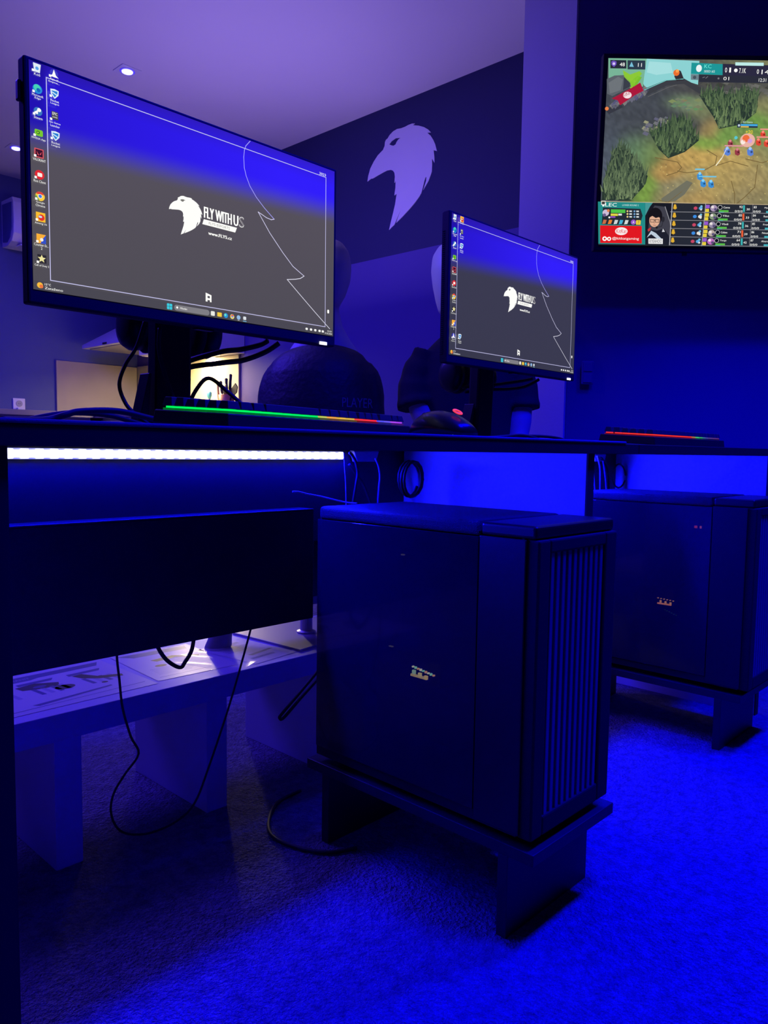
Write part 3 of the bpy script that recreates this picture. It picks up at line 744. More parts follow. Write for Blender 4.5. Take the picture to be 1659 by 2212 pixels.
L1.append((.222, .3515, .034, .0035, (2.4,1.7,.7)))
L1.append((.285, .390, .008, .0016, (.30,.26,.26)))
L1.append((.262, .548, .006, .002, (.30,.26,.26)))
tower('near black computer tower with slatted front and smoked glass side', .925, .585, L1)
L2 = []
for k in range(6): L2.append((.232-k*.008-.003, .350-k*.0005, .003, .002, (2.4,1.0,.5)))
for k in range(3): L2.append((.222-k*.013, .342-k*.001, .004, .006, (3,1.2,.5)))
L2.append((.212, .3365, .036, .0035, (3,.9,.4)))
L2.append((.141, .541, .006, .006, (1.8,.15,.2))); L2.append((.129, .541, .0035, .006, (1.8,.3,.3)))
for k in range(6): L2.append((.21-k*.006, .322-k*.002, .002, .0015, (.05,.18,.14)))
tower('far black computer tower below the right desk, partly out of frame', 1.902, .612, L2)
def pc_stand(label, x0, y0):
    t = empty('computer_stand', label, 'computer stand', (x0, y0, 0))
    MB().box(0, .240, -.043, .450, .127, .145).build('top_board', M['desk'], t, bevel=.001)
    MB().box(0, .236, 0, .018, 0, .127).build('leg_panel', M['desk'], t, bevel=.001)
    MB().box(0, .236, .390, .408, 0, .127).build('leg_panel', M['desk'], t, bevel=.001)
pc_stand('low black stand carrying the near computer tower', .919, .613)
pc_stand('low black stand carrying the far computer tower', 1.896, .664)

# ------------------------------------------------------------------ bench behind the desk
t = empty('low_bench', 'low white bench with block legs behind the near desk', 'bench', (1.0, 1.40, 0))
MB().box(-.62, .62, -.145, .145, .225, .272).build('bench_top', M['lam'], t, bevel=.0015)
for x in (.532, .830, 1.128): MB().box(x-1.0, x-.953, -.141, .140, 0, .225).build('leg', M['lam'], t, bevel=.001)
ZB = .272
def leaflet(name, label, x, y, rz, w, h, kind):
    A = Art(*((140, 100) if kind == 0 else (100, 140)), w, h, .00006)
    A.rect(0,0,A.W,A.H, rgb(225,222,226)); A.up()
    dk = rgb(52,48,60); md = rgb(92,90,150); lt = rgb(185,182,205)
    if kind == 0:
        A.poly([(3,6),(134,6),(128,16),(70,17),(62,20),(3,20)], md); A.up(); A.text('JAK SE CHRÁNIT', 22,17,7,lt,42); A.rect(104,8,124,13,rgb(110,100,140))
        for cx in (10,54,100):
            A.poly([(cx-8,26),(cx+26,25),(cx+22,31),(cx-8,32)], md)
            for k in range(4): A.poly([(cx-4+k*8,46),(cx+k*8,46),(cx+2+k*8,64),(cx-2+k*8,64)], lt if k%2 else md)
        A.circ(8,44,11,dk,9); A.circ(10,60,10,rgb(70,66,74),7)
        A.poly([(42,34),(60,31),(78,40),(74,50),(56,48),(44,44)], dk); A.circ(76,56,9,rgb(60,56,66),6); A.up(); A.circ(60,42,6,md,3); A.circ(6,46,4,lt,3)
        A.poly([(94,33),(104,32),(112,46),(132,54),(130,60),(110,54),(98,44)], dk); A.circ(108,66,3,dk,2)
        A.poly([(34,84),(108,76),(108,79),(38,88)], md); A.line([(4,92),(134,88)],.8,md)
    elif kind == 1:
        A.poly([(6,8),(94,8),(90,24),(20,26)], md)
        A.poly([(30,50),(60,44),(88,62),(84,68),(58,56),(34,60)], dk); A.circ(30,80,7,dk,5)
        for k in range(6): A.rect(12,90+k*5,12+60-k*4,91.5+k*5, lt)
        A.line([(8,128),(70,126)],1,md)
    else:
        A.poly([(10,12),(80,10),(78,20),(12,22)], md)
        for k in range(5): A.rect(14,34+k*6,80-k*5,36+k*6, md)
        A.poly([(30,90),(86,84),(90,90),(34,98)], dk); A.up(); A.rect(18,108,70,116,md); A.text('INFO', 24,115,6,lt,30)
    o = A.build(name, M['ink'], None, Matrix.Translation((x,y,ZB+.0006)) @ Matrix.Rotation(rz,4,'Z') @ Matrix.Rotation(-PI/2,4,'X'))
    return tag(o, label, 'leaflet')
leaflet('leaflet', 'printed leaflet with dark pictures at the left end of bench', .598, 1.405, math.radians(1), .29, .23, 0)
leaflet('leaflet', 'printed leaflet with one dark picture in bench middle', .848, 1.410, math.radians(-3), .18, .22, 1)
leaflet('leaflet', 'printed leaflet below the clear sleeve on bench', 1.010, 1.37, math.radians(8), .13, .18, 2)
# clear sleeve with slightly wavy surface
m = MB(); nx, ny = 14, 10; n0 = 0
for j in range(ny+1):
    for i in range(nx+1):
        x = -.11+.22*i/nx; y = -.085+.17*j/ny
        z = .003+.0022*(1+math.sin(i*1.1+j*.5))+(.004 if j == 0 and 4 < i < 9 else 0)
        m.v.append((x,y,z))
for j in range(ny):
    for i in range(nx): a_ = j*(nx+1)+i; m.face((a_,a_+1,a_+nx+2,a_+nx+1))
M['sleeve'] = mat('clear plastic sleeve', (.8,.8,.8), .12, alpha=.28, spec=.8)
o = m.build('plastic_sleeve', M['sleeve'], smooth=True, loc=(.955, 1.350, ZB)); o.rotation_euler = (0,0,math.radians(10))
tag(o, 'clear wrinkled plastic sleeve lying over a leaflet on the bench', 'plastic sleeve')
# pale curved pedestal
t = empty('curved_pedestal', 'pale grey curved pedestal foot standing on bench', 'pedestal', (.975, 1.435, ZB))
m = MB(); m.ell([(0,0,0,.030,.026),(.002,0,.006,.031,.027),(.006,0,.02,.028,.024),(.014,.002,.045,.024,.020),(.024,.004,.075,.023,.019),(.034,.006,.11,.026,.021),(.040,.008,.15,.028,.024)], 24); m.build('pedestal_body', M['cablegrey'], t, smooth=True)
m = MB(); m.ell([(.040,.008,.15,.030,.026),(.041,.008,.16,.030,.026)], 24); m.build('pedestal_cap', M['plasticw'], t)
# small display on aluminium stand
t = empty('small_display', 'small grey display on an aluminium stand at the bench end', 'display', (1.215, 1.40, ZB))
MB().hexa([(-.125,-.115,0),(.13,-.075,0),(.14,.12,0),(-.14,.12,0),(-.125,-.115,.005),(.13,-.075,.005),(.14,.12,.005),(-.14,.12,.005)]).build('base_plate', M['metal'], t, bevel=.001)
m = MB(); m.ell([(-.01,.0,.005,.024,.024),(-.01,.0,.009,.023,.023),(-.01,0,.012,.015,.015),(-.01,0,.09,.014,.014)], 20); m.build('post', M['metal'], t, smooth=False)
MB().box(-.16,.12,-.02,.02,.075,.26).build('display_panel', M['cablegrey'], t, bevel=.003)
MB().box(-.15,.11,-.0215,-.0195,.095,.25).build('dark_screen', M['gloss'], t)

# ------------------------------------------------------------------ mannequins
def mannequin(label, loc, kind):
    t = empty('mannequin', label, 'mannequin', loc, FACE_RZ)
    m = MB()
    if kind == 1:
        hx = .012
        # head, neck and sloping trapezius
        m.ell([(hx,-.01,1.20,.015,.02),(hx,-.015,1.215,.045,.055),(hx,-.012,1.25,.064,.078),(hx,-.005,1.30,.080,.095),(hx,.0,1.35,.084,.102),(hx,.005,1.40,.076,.094),(hx,.01,1.432,.052,.066),(hx,.01,1.448,.015,.02)], 28)
        m.ell([(.0,.015,1.26,.05,.055),(.0,.014,1.20,.054,.056),(0,.012,1.15,.066,.062),(0,.012,1.11,.088,.066),(0,.012,1.07,.118,.070),(0,.012,1.03,.135,.075),(0,0,.98,.14,.085),(0,0,.85,.145,.09),(0,0,.70,.14,.09),(0,0,.60,.155,.1),(0,0,.52,.15,.1)], 28)
        for s in (-1,1):
            m.tube(smooth_pts([(s*.10,.01,.99),(s*.145,.01,.92),(s*.165,.0,.78),(s*.165,-.03,.62),(s*.16,-.06,.50)],3), .036, 12)
    else:
        hx = -.055
        m.ell([(hx-.01,-.03,1.172,.018,.02),(hx-.008,-.028,1.185,.044,.050),(hx-.005,-.018,1.225,.058,.072),(hx,-.008,1.28,.074,.092),(hx,.0,1.33,.080,.102),(hx,.008,1.38,.076,.098),(hx,.014,1.415,.056,.072),(hx,.016,1.434,.016,.02)], 28)
        m.ell([(-.045,.01,1.23,.045,.05),(-.02,.012,1.15,.050,.052),(-.01,.012,1.11,.075,.06),(0,.012,1.08,.12,.07),(0,.01,1.04,.155,.08),(0,0,.95,.155,.095),(0,0,.80,.14,.09),(0,0,.65,.13,.085),(0,0,.55,.145,.095),(0,0,.48,.14,.09)], 28)
        m.tube(smooth_pts([(-.150,.01,1.04),(-.165,.0,.96),(-.158,-.01,.87),(-.120,-.05,.79),(-.085,-.09,.70)],3), [.052]*4+[.048]*4+[.042]*5, 14)
        m.tube(smooth_pts([(.150,.01,1.04),(.178,.01,.95),(.180,.0,.86),(.172,-.03,.74),(.160,-.06,.64)],3), [.052]*4+[.046]*4+[.038]*5, 14)
    b = m.build('body', M['mann'], t, smooth=True)
    r = b.modifiers.new('join', 'REMESH'); r.mode = 'VOXEL'; r.voxel_size = .009; r.use_smooth_shade = True
    s_ = b.modifiers.new('soft', 'SMOOTH'); s_.iterations = 4; s_.factor = .6
    MB().tube([(0,0,.02),(0,0,.55)], .014, 12).build('stand_pole', M['metal'], t, smooth=True)
    m = MB(); m.ell([(0,0,0,.15,.15),(0,0,.008,.15,.15),(0,0,.014,.06,.06),(0,0,.03,.018,.018)], 32); m.build('stand_base', M['metal'], t)
    # clothing
    m = MB()
    if kind == 1:
        # draped jacket: shoulders slope from a wide collar to the cuffs
        m.ell([(0,.01,1.086,.070,.060),(-.002,.01,1.074,.100,.074),(-.006,.008,1.050,.143,.090),(-.010,.005,1.020,.170,.106),(-.012,0,.985,.184,.114),(-.012,0,.95,.194,.120),(-.012,0,.88,.207,.128),(-.012,0,.78,.205,.130),(-.012,0,.62,.20,.128),(-.012,0,.50,.205,.130)], 36)
        for s in (-1,1):
            m.tube(smooth_pts([(s*.125,.01,1.0),(s*.158-.006,.01,.95),(s*.172-.008,.0,.87),(s*.178-.008,-.02,.74),(s*.17-.008,-.05,.58)],3), [.05]*2+[.055]*4+[.052]*7, 16)
    else:
        m.ell([(-.012,.01,1.125,.062,.058),(-.010,.01,1.105,.095,.075),(0,.01,1.075,.135,.088),(0,.008,1.03,.165,.100),(0,0,.95,.168,.112),(0,0,.80,.155,.110),(0,0,.66,.150,.108),(0,0,.56,.165,.115)], 36)
        m.tube(smooth_pts([(-.135,.01,1.055),(-.165,.005,.98),(-.172,.0,.91),(-.168,-.008,.868)],4), [.055]*3+[.064]*3+[.071]*4+[.076]*3, 18)
        m.tube(smooth_pts([(.135,.01,1.055),(.170,.01,.98),(.180,.005,.91),(.182,.0,.868)],4), [.055]*3+[.062]*3+[.066]*4+[.070]*3, 18)
    c = m.build('jacket' if kind == 1 else 'shirt', M['jacket'] if kind == 1 else M['shirt'], t, smooth=True)
    r = c.modifiers.new('join', 'REMESH'); r.mode = 'VOXEL'; r.voxel_size = .008; r.use_smooth_shade = True
    s_ = c.modifiers.new('soft', 'SMOOTH'); s_.iterations = 1; s_.factor = .5
    tx = D.textures.new('folds', 'CLOUDS'); tx.noise_scale = .30
    d = c.modifiers.new('folds', 'DISPLACE'); d.texture = tx; d.strength = .008; d.mid_level = .5
    if kind == 1:
        v, f, tw, th = text_mesh('PLAYER')
        k = .032/th; kx = .102/tw
        pv = [(.074+a*kx, -.22, .862+b_*k) for a, b_ in v]
        me = D.meshes.new('jacket_print'); me.from_pydata(pv, [], f); me.materials.append(M['print'])
        o = D.objects.new('jacket_print', me); COL.objects.link(o); o.parent = c
        sw = o.modifiers.new('fit', 'SHRINKWRAP'); sw.target = c; sw.wrap_method = 'PROJECT'; sw.use_project_y = True; sw.use_project_z = False; sw.use_project_x = False; sw.use_positive_direction = True; sw.use_negative_direction = False; sw.offset = .0015; sw.wrap_mode = 'ABOVE_SURFACE'
        o['label'] = 'thin grey letters PLAYER on the jacket chest'
    return t
mannequin('faceless mannequin in black jacket lettered PLAYER behind the big monitor', (1.834, 2.050, 0), 1)
mannequin('pale faceless mannequin in dark short sleeved shirt behind the far monitor', (2.150, 1.655, 0), 2)

# ------------------------------------------------------------------ television
def tv():
    tl = Vector((2.383, 1.3215, 1.393))
    t = empty('wall_television', 'large television with a battle game match on the blue wall', 'television', tl, FACE_RZ)
    tilt = math.radians(3.9)
    Wt, Ht = 1.055, .612
    R = Matrix.Rotation(tilt, 4, 'X')
    def tf(m): m.v = [tuple(R @ Vector(p)) for p in m.v]; return m
    tf(MB().box(0, Wt, 0, .03, 0, Ht)).build('frame', M['blackm'], t, bevel=.003)
    tf(MB().box(.12, Wt-.12, .03, .055, .06, Ht-.12)).build('rear_housing', M['blackm'], t, bevel=.01)
    tf(MB().box(.30, .315, .004, .014, -.012, 0)).build('infrared_sensor', M['gloss'], t, bevel=.002)
    MB().box(.40, .65, .05, .150, .15, .36).build('wall_bracket', M['steel'], t, bevel=.004)
    sw, sh = 1.020, .574
    A = Art(2645, 1567, sw, sh, .00012)
    dx = 0
    def T(x, y):
        v = (y-128)/1567*1.0
        return (x-(300-100*v), y-128)
    def poly(p, c): A.poly([T(*q) for q in p], c)
    def rect(x0,y0,x1,y1,c): poly([(x0,y0),(x1,y0),(x1,y1),(x0,y1)], c)
    def circ(x,y,r,c,ry=None): q = T(x,y); A.circ(q[0],q[1],r,c,ry)
    def line(p,w,c): A.line([T(*q) for q in p],w,c)
    def txt(s,x,y,h,c,w=None): q = T(x,y); A.text(s,q[0],q[1],h,c,w)
    rnd = random.Random(3)
    # ground: smoothly painted terrain
    blobs = [ # x,y,rx,ry,colour,weight
        (450,620,420,260,(62,66,72),3),(900,640,260,120,(60,62,66),2.2),(1300,350,400,90,(66,66,66),3),
        (520,880,160,140,(96,128,92),2.2),(650,880,120,160,(104,122,66),1.6),(480,1150,80,180,(60,72,60),1.5),(600,1250,110,120,(108,138,62),2.6),
        (950,500,160,70,(108,130,96),2.2),(1050,560,120,90,(120,128,84),1.8),(1150,700,90,90,(150,128,78),2.2),(1120,830,120,60,(116,150,66),2.6),
        (1300,760,120,80,(102,140,66),2.2),(1500,640,160,80,(92,136,60),2.6),(1620,700,140,100,(96,140,58),2.6),
        (800,1050,120,100,(160,128,74),2.6),(1050,930,200,80,(172,142,80),3),(1350,960,200,110,(176,148,86),3),(1250,1150,260,140,(160,138,84),3),
        (900,1220,160,100,(128,124,96),2.4),(1000,1280,200,70,(158,130,78),2.2),(1550,1100,220,160,(150,132,88),3),(1450,1260,220,100,(126,116,84),2.6),(2200,800,700,500,(120,120,80),4),
        (330,900,90,300,(74,82,96),2.2),(700,1290,60,80,(118,110,80),1.4)]
    def ground(x, y):
        v = y/1567; X = x+300-100*v; Y = y+128
        num = [0,0,0]; den = .02; num = [70*.02,74*.02,70*.02]
        for bx,by,rx,ry,c,wt in blobs:
            d = ((X-bx)/rx)**2+((Y-by)/ry)**2
            k = wt*math.exp(-1.6*d)
            den += k
            for i in range(3): num[i] += k*c[i]
        j = rnd.uniform(.90,1.10)
        return rgb(*[min(255,n/den*j*1.10) for n in num])
    A.grid(110, 66, ground)
    A.up()
    # far water / sky of the map and rocks at the top left
    poly([(300,128),(620,128),(590,360),(300,300)], rgb(120,180,150))
    poly([(620,128),(1060,140),(1050,335),(930,300),(780,300),(610,375),(590,330)], rgb(140,210,210)); A.up()
    poly([(640,150),(820,160),(840,240),(700,260),(620,240)], rgb(165,222,222)); poly([(420,225),(480,260),(560,230),(580,250),(530,320),(490,380),(440,330)], rgb(140,200,50))
    poly([(470,330),(540,270),(580,280),(520,370)], rgb(120,190,40))
    poly([(285,300),(350,270),(430,265),(480,320),(490,360),(330,440),(285,420)], rgb(92,98,104)); A.up(); poly([(300,330),(380,280),(420,300),(400,390),(310,420)], rgb(110,116,120)); poly([(430,280),(480,330),(480,360),(420,390)], rgb(58,62,70))
    for k in range(26):
        x = rnd.uniform(285,600); y = 520-(x-285)*.45+rnd.uniform(-20,30)
        poly([(x,y),(x+28,y-26),(x+48,y-4),(x+24,y+30)], rgb(*[rnd.choice((84,104,124))]*2, 120))
    poly([(275,560),(330,520),(400,505),(420,530),(300,590)], rgb(54,56,64))
    poly([(590,380),(780,300),(930,285),(1090,370),(1080,420),(930,330),(790,345),(620,430)], rgb(60,62,66)); A.up()
    line([(600,385),(785,302),(925,290)],6,rgb(120,205,200)); line([(630,440),(800,360),(870,340)],5,rgb(98,98,98))
    poly([(850,270),(870,210),(905,225),(935,300),(870,310)], rgb(50,46,48)); A.up(); circ(868,240,26,rgb(235,110,40)); circ(876,226,14,rgb(255,180,90)); circ(283,545,16,rgb(235,130,70))
    poly([(325,460),(400,420),(500,365),(565,325),(592,392),(520,430),(395,515),(375,475)], rgb(170,25,55)); A.up(); circ(456,430,36,rgb(245,225,228),28); A.up(); A.text('KitKat', T(428,446)[0], T(428,446)[1], 30, rgb(170,25,55), 58, 0, -.45)
    # stones and broken masonry
    for k in range(40):
        x = rnd.uniform(600,860); y = 690-(x-600)*.15+rnd.uniform(-50,90)
        if x > 740 and y > 700: continue
        s = rnd.uniform(10,30); poly([(x-s,y),(x-s*.4,y-s*.8),(x+s,y-s*.3),(x+s*.5,y+s*.6)], rgb(*[rnd.randint(86,156)]*2, 120))
    for k in range(36):
        x = rnd.uniform(1080,1659); y = rnd.uniform(320,430); s = rnd.uniform(14,50); q = rnd.randint(60,120)
        poly([(x-s,y),(x-s*.3,y-s*.5),(x+s,y-s*.2),(x+s*.5,y+s*.4)], rgb(q,q,q-6))
    for k in range(24):
        x = rnd.uniform(820,1080); y = rnd.uniform(440,560); s = rnd.uniform(16,40)
        poly([(x-s,y),(x,y-s*.5),(x+s,y),(x,y+s*.45)], rgb(rnd.randint(96,128),rnd.randint(120,142),rnd.randint(88,104)))
    # cracks and pebbles in the dirt
    for p in ([(690,950),(880,985),(915,1030),(880,1070),(790,1100)],[(880,1060),(960,1075),(1060,1060)],[(1130,880),(1215,930),(1200,1000),(1110,1050)],[(1340,1140),(1370,1250),(1370,1330)],[(1560,1000),(1540,1190),(1450,1280),(1390,1330)],[(720,1310),(800,1330),(1000,1170)],[(1210,1010),(1330,970),(1480,1010)],[(1460,950),(1600,980),(1659,960)]):
        line(p, 6, rgb(116,96,56))
    for k in range(90):
        x = rnd.uniform(720,1650); y = rnd.uniform(880,1300); s = rnd.uniform(2,6); c = rnd.choice(((200,180,110),(120,104,70),(210,190,120))); circ(x,y,s,rgb(*c),s*.7)
    poly([(740,1300),(960,1140),(1010,1160),(940,1260),(860,1320),(750,1325)], rgb(112,112,96))
    A.up()
    # tall grass clumps
    def clump(pl, n, lo, hi):
        x0=min(p[0] for p in pl);x1=max(p[0] for p in pl);y0=min(p[1] for p in pl);y1=max(p[1] for p in pl)
        def inside(x,y):
            r=False;j=len(pl)-1
            for i in range(len(pl)):
                xi,yi=pl[i];xj,yj=pl[j]
                if (yi>y)!=(yj>y) and x<(xj-xi)*(y-yi)/(yj-yi)+xi: r=not r
                j=i
            return r
        poly(pl, rgb(42,56,46)); A.up()
        B=[]
        while len(B)<n:
            x=rnd.uniform(x0,x1);y=rnd.uniform(y0,y1)
            if inside(x,y): B.append((x,y))
        B.sort(key=lambda q:q[1])
        for i,(x,y) in enumerate(B):
            h=rnd.uniform(45,95); lean=rnd.uniform(-26,34); w=rnd.uniform(5,10)
            g=rnd.uniform(0,1); c=[lo[k]+(hi[k]-lo[k])*g*(.6+.4*(y-y0)/(y1-y0)) for k in range(3)]
            if i % max(1,n//4) == 0: A.up()
            poly([(x-w,y),(x+w,y),(x+lean*.6+w*.4,y-h*.65),(x+lean,y-h),(x+lean*.5-w*.4,y-h*.6)], rgb(*c))
    clump([(1060,420),(1180,380),(1330,420),(1470,370),(1560,400),(1540,560),(1420,660),(1230,700),(1180,600),(1110,500)], 330, (46,66,48), (128,150,100))
    clump([(640,740),(740,690),(900,600),(980,640),(1060,800),(940,900),(800,955),(720,880)], 280, (44,62,46), (122,146,96))
    clump([(240,1180),(330,900),(390,850),(470,900),(540,980),(625,1110),(590,1200),(480,1320),(230,1320)], 380, (50,66,52), (130,150,106))
    A.up()
    # little fighting figures: generic coloured blobs
    def fig(x,y,c,s=1):
        poly([(x-20*s,y+26*s),(x-24*s,y-6*s),(x-4*s,y-30*s),(x+18*s,y-10*s),(x+22*s,y+24*s),(x+4*s,y+36*s)], rgb(*c)); A.up(); circ(x-2*s,y-18*s,11*s,rgb(*[min(255,k+70) for k in c])); circ(x+8*s,y+6*s,8*s,rgb(*[int(k*.6) for k in c]))
    for x,y in ((1070,1100),(1098,1160),(1165,1165)): fig(x,y,(60,140,210),1.1)
    for x,y in ((1300,885),(1495,885)): fig(x,y,(90,130,215),1.2)
    for x,y in ((1325,820),(1385,890)): fig(x,y,(150,60,70),1)
    for x,y in ((1600,740),(1562,805),(1630,815)): fig(x,y,(220,70,50),1)
    circ(1468,795,64,rgb(235,180,165),58); A.up(); circ(1455,780,30,rgb(240,110,60)); circ(1488,800,20,rgb(210,160,220)); circ(1430,810,20,rgb(250,235,225))
    A.up()
    for x0,y,x1,c in ((1027,1045,1108,(110,200,235)),(1058,1106,1208,(110,200,235)),(1275,843,1430,(225,150,160)),(1544,766,1659,(240,150,140)),(1574,700,1655,(240,150,140))): rect(x0,y-5,x1,y+6,rgb(*c))
    rect(1378,656,1552,690,rgb(40,50,70)); A.up(); rect(1408,660,1550,676,rgb(70,170,225)); rect(1408,678,1476,688,rgb(235,190,80)); circ(1394,672,10,rgb(190,210,225)); txt('KC Canna',1428,650,14,rgb(210,230,240),80)
    A.rrect(*T(1434,740), T(1522,740)[0], T(1434,740)[1]+1, .4, rgb(240,200,50)); txt('+20',1450,740,30,rgb(250,215,60),60)
    circ(1370,775,14,rgb(90,200,210)); line([(1250,950),(1205,1010)],8,rgb(245,240,210)); line([(1255,945),(1290,870)],5,rgb(235,235,230))
    # top bars
    rect(312,148,446,216,rgb(38,42,54)); rect(456,148,604,222,rgb(44,58,72)); A.up()
    A.poly([T(x,y) for x,y in ((320,160),(340,152),(364,160),(362,186),(342,205),(322,188))], rgb(110,80,190)); A.up(); circ(342,178,11,rgb(215,200,245)); txt('48',390,198,30,WHT,42)
    A.poly([T(x,y) for x,y in ((470,200),(490,160),(508,202))], rgb(120,190,215)); txt('11',542,200,30,WHT,32)
    poly([(990,160),(1250,168),(1250,258),(985,252)], rgb(30,150,150)); poly([(1250,166),(2900,190),(2900,270),(1250,262)], rgb(44,42,62)); A.up()
    poly([(985,254),(1052,256),(1050,302),(985,300)], rgb(110,130,138)); poly([(1052,258),(2900,272),(2900,322),(1052,318)], rgb(44,46,56)); A.up()
    circ(1052,206,24,rgb(235,245,245),30); txt('KC',1096,204,32,rgb(110,235,220),60); txt('SEED #2',1094,240,20,rgb(220,240,240),90)
    txt('0',1268,236,40,WHT,18); txt('1',1304,236,40,WHT,14); circ(1360,218,15,WHT); txt('7.1K',1386,240,40,WHT,58); txt('0',1534,244,38,WHT,18); txt('14',1574,246,38,WHT,66)
    circ(1016,280,14,rgb(70,84,92)); txt('01',1256,300,28,WHT,48); txt('12:31',1552,308,28,WHT,62); rect(1355,152,1592,178,rgb(190,235,230))
    line([(1084,282),(1100,276)],5,rgb(120,120,126)); line([(1110,286),(1126,272)],5,rgb(120,120,126)); circ(1216,286,8,rgb(120,120,126))
    # bottom bar
    Y0 = 1335
    rect(196,Y0,2800,1710,rgb(38,42,50)); A.up()
    rect(196,Y0,600,1700,rgb(34,140,136)); A.up(); poly([(238,1385),(560,1392),(578,1450),(552,1535),(226,1530)], rgb(36,44,52))
    A.up(); txt('LEC',258,1376,30,WHT,98); poly([(232,1352),(256,1352),(248,1376),(234,1376)],WHT); txt('LOWER ROUND 2',404,1369,14,rgb(215,240,238),140)
    rect(306,1400,430,1430,rgb(80,195,70)); rect(304,1436,366,1456,rgb(225,210,70)); rect(302,1460,344,1472,rgb(150,80,200)); rect(370,1436,400,1452,rgb(230,230,230))
    circ(262,1430,28,rgb(205,190,215)); A.up(); circ(284,1412,12,rgb(225,130,80)); circ(250,1450,14,rgb(110,90,140)); circ(292,1470,8,WHT)
    for i in range(3):
        for k, c in enumerate(((230,205,130),(120,170,215))):
            circ(448+k*60,1414+i*24,8,rgb(*c)); rect(464+k*60,1408+i*24,486+k*60,1420+i*24,rgb(220,225,225))
    for x,c in ((250,(200,110,70)),(298,(235,130,50)),(348,(210,215,215)),(392,(70,180,215)),(438,(215,220,215))): poly([(x-20,1528),(x-8,1490),(x+20,1492),(x+8,1525)], rgb(*c))
    circ(498,1508,22,rgb(150,90,205)); A.rrect(T(522,1490)[0],T(522,1490)[1],T(562,1490)[0],T(522,1530)[1],6,rgb(230,205,60)); A.up(); txt('7',536,1520,22,rgb(120,90,30),12); txt('A',490,1518,20,WHT,16)
    rect(212,1540,570,1692,rgb(225,24,28)); A.up(); q = T(394,1588); A.circ(q[0],q[1],54,rgb(250,235,235),34,28); A.up(); txt('KitKat',350,1604,34,rgb(225,24,28),88)
    circ(250,1655,20,WHT); circ(288,1656,18,WHT); txt('@kitkatgaming',314,1668,30,WHT,230); A.up(); circ(250,1655,9,rgb(225,24,28)); circ(288,1656,8,rgb(225,24,28))
    # player camera box: a person with dark hair, glasses and headset
    rect(600,Y0,832,1702,rgb(24,26,34)); A.up(); poly([(600,Y0),(668,Y0),(640,1372),(600,1450)],rgb(70,150,150)); poly([(612,1700),(640,1430),(680,1362),(770,1372),(815,1500),(826,1700)],rgb(64,64,74)); A.up(); line([(770,1372),(812,1500),(822,1560)],6,rgb(150,150,156))
    circ(684,1458,62,rgb(22,20,24),78); A.up(); circ(680,1488,46,rgb(225,175,145),60); A.up(); poly([(632,1470),(640,1410),(690,1392),(735,1420),(740,1475),(715,1462),(690,1470),(660,1452)],rgb(22,20,24)); A.up()
    for x in (660,702): line([(x-18,1484),(x+16,1484),(x+16,1506),(x-16,1506),(x-18,1484)],4,rgb(30,30,36))
    line([(676,1488),(686,1488)],4,rgb(30,30,36)); line([(668,1532),(690,1534)],4,rgb(150,80,80)); poly([(676,1500),(682,1518),(672,1520)],rgb(200,140,115))
    circ(752,1480,14,rgb(40,40,46),24); line([(752,1500),(740,1540),(700,1552)],4,rgb(30,30,34)); circ(698,1552,9,rgb(18,18,20))
    poly([(606,1702),(620,1600),(650,1572),(700,1580),(760,1560),(800,1620),(812,1702)],rgb(30,32,42)); A.up(); poly([(612,1640),(650,1580),(690,1600),(740,1650),(700,1648),(650,1610)],rgb(190,205,220)); poly([(620,1568),(650,1548),(640,1580),(622,1586)],rgb(190,60,60)); poly([(742,1590),(752,1560),(768,1588)],rgb(210,210,216))
    rect(626,1648,750,1694,rgb(235,235,235)); A.up(); txt('KYEAHOO',636,1686,30,rgb(90,92,98),104)
    # score table
    for i in range(5):
        y = 1350+i*72
        line([(815,y+64),(2800,y+66)],5,rgb(140,140,146))
        poly([(838-i*5,y+36),(846-i*5,y),(862-i*5,y),(870-i*5,y+34),(856-i*5,y+44)],rgb(225,175,50))
        for k,c in enumerate(((60,140,225),(230,225,215)) if i%2 else ((200,70,100),(90,170,225))): circ(1030+k*44-i*6,y+30,16,rgb(*c),14)
        circ(1080-i*4,y+14,10,rgb(120,190,220)); circ(1078-i*4,y+40,9,rgb(225,225,225))
        A.rrect(T(1118-i*6,y)[0],T(0,y)[1],T(1152-i*6,y)[0],T(0,y+30)[1],5,rgb(*((150,90,205) if i%2==0 else (230,205,60)))); A.rrect(T(1116-i*6,y)[0],T(0,y+34)[1],T(1148-i*6,y)[0],T(0,y+62)[1],5,rgb(230,205,60))
        circ(1186-i*6,y+28,30,rgb(*((170,150,180),(130,150,120),(150,140,165),(185,170,160),(190,110,190))[i]),28)
        A.up(); circ(1176-i*6,y+18,12,rgb(235,225,225)); circ(1200-i*6,y+38,12,rgb(90,80,120)); circ(1240-i*7,y+20,19,rgb(225,225,225)); A.up(); circ(1240-i*7,y+20,16,rgb(10,14,20))
        txt(('Canna','Vito','Upset','Caliste','Targamas')[i] if False else ('Canna','Yike','Vladi','Caliste','Targa')[i],1268-i*7,y+28,16,WHT,56); rect(1230-i*7,y+44,1312-i*7,y+60,rgb(90,190,70)); rect(1228-i*7,y+58,1272-i*7,y+64,rgb(60,170,180))
        txt(str(92-i*7),1404-i*5,y+24,20,WHT,28); txt('0/0/0',1366-i*6,y+60,18,WHT,66)
        rect(1436-i*4,y,1452-i*4,y+56,rgb(*((60,180,180) if i%2==0 else (235,95,50)))); txt(str(30+i*3),1466-i*6,y+42,18,WHT,28); rect(1518-i*6,y-14,1522-i*6,y+66,rgb(130,130,136))
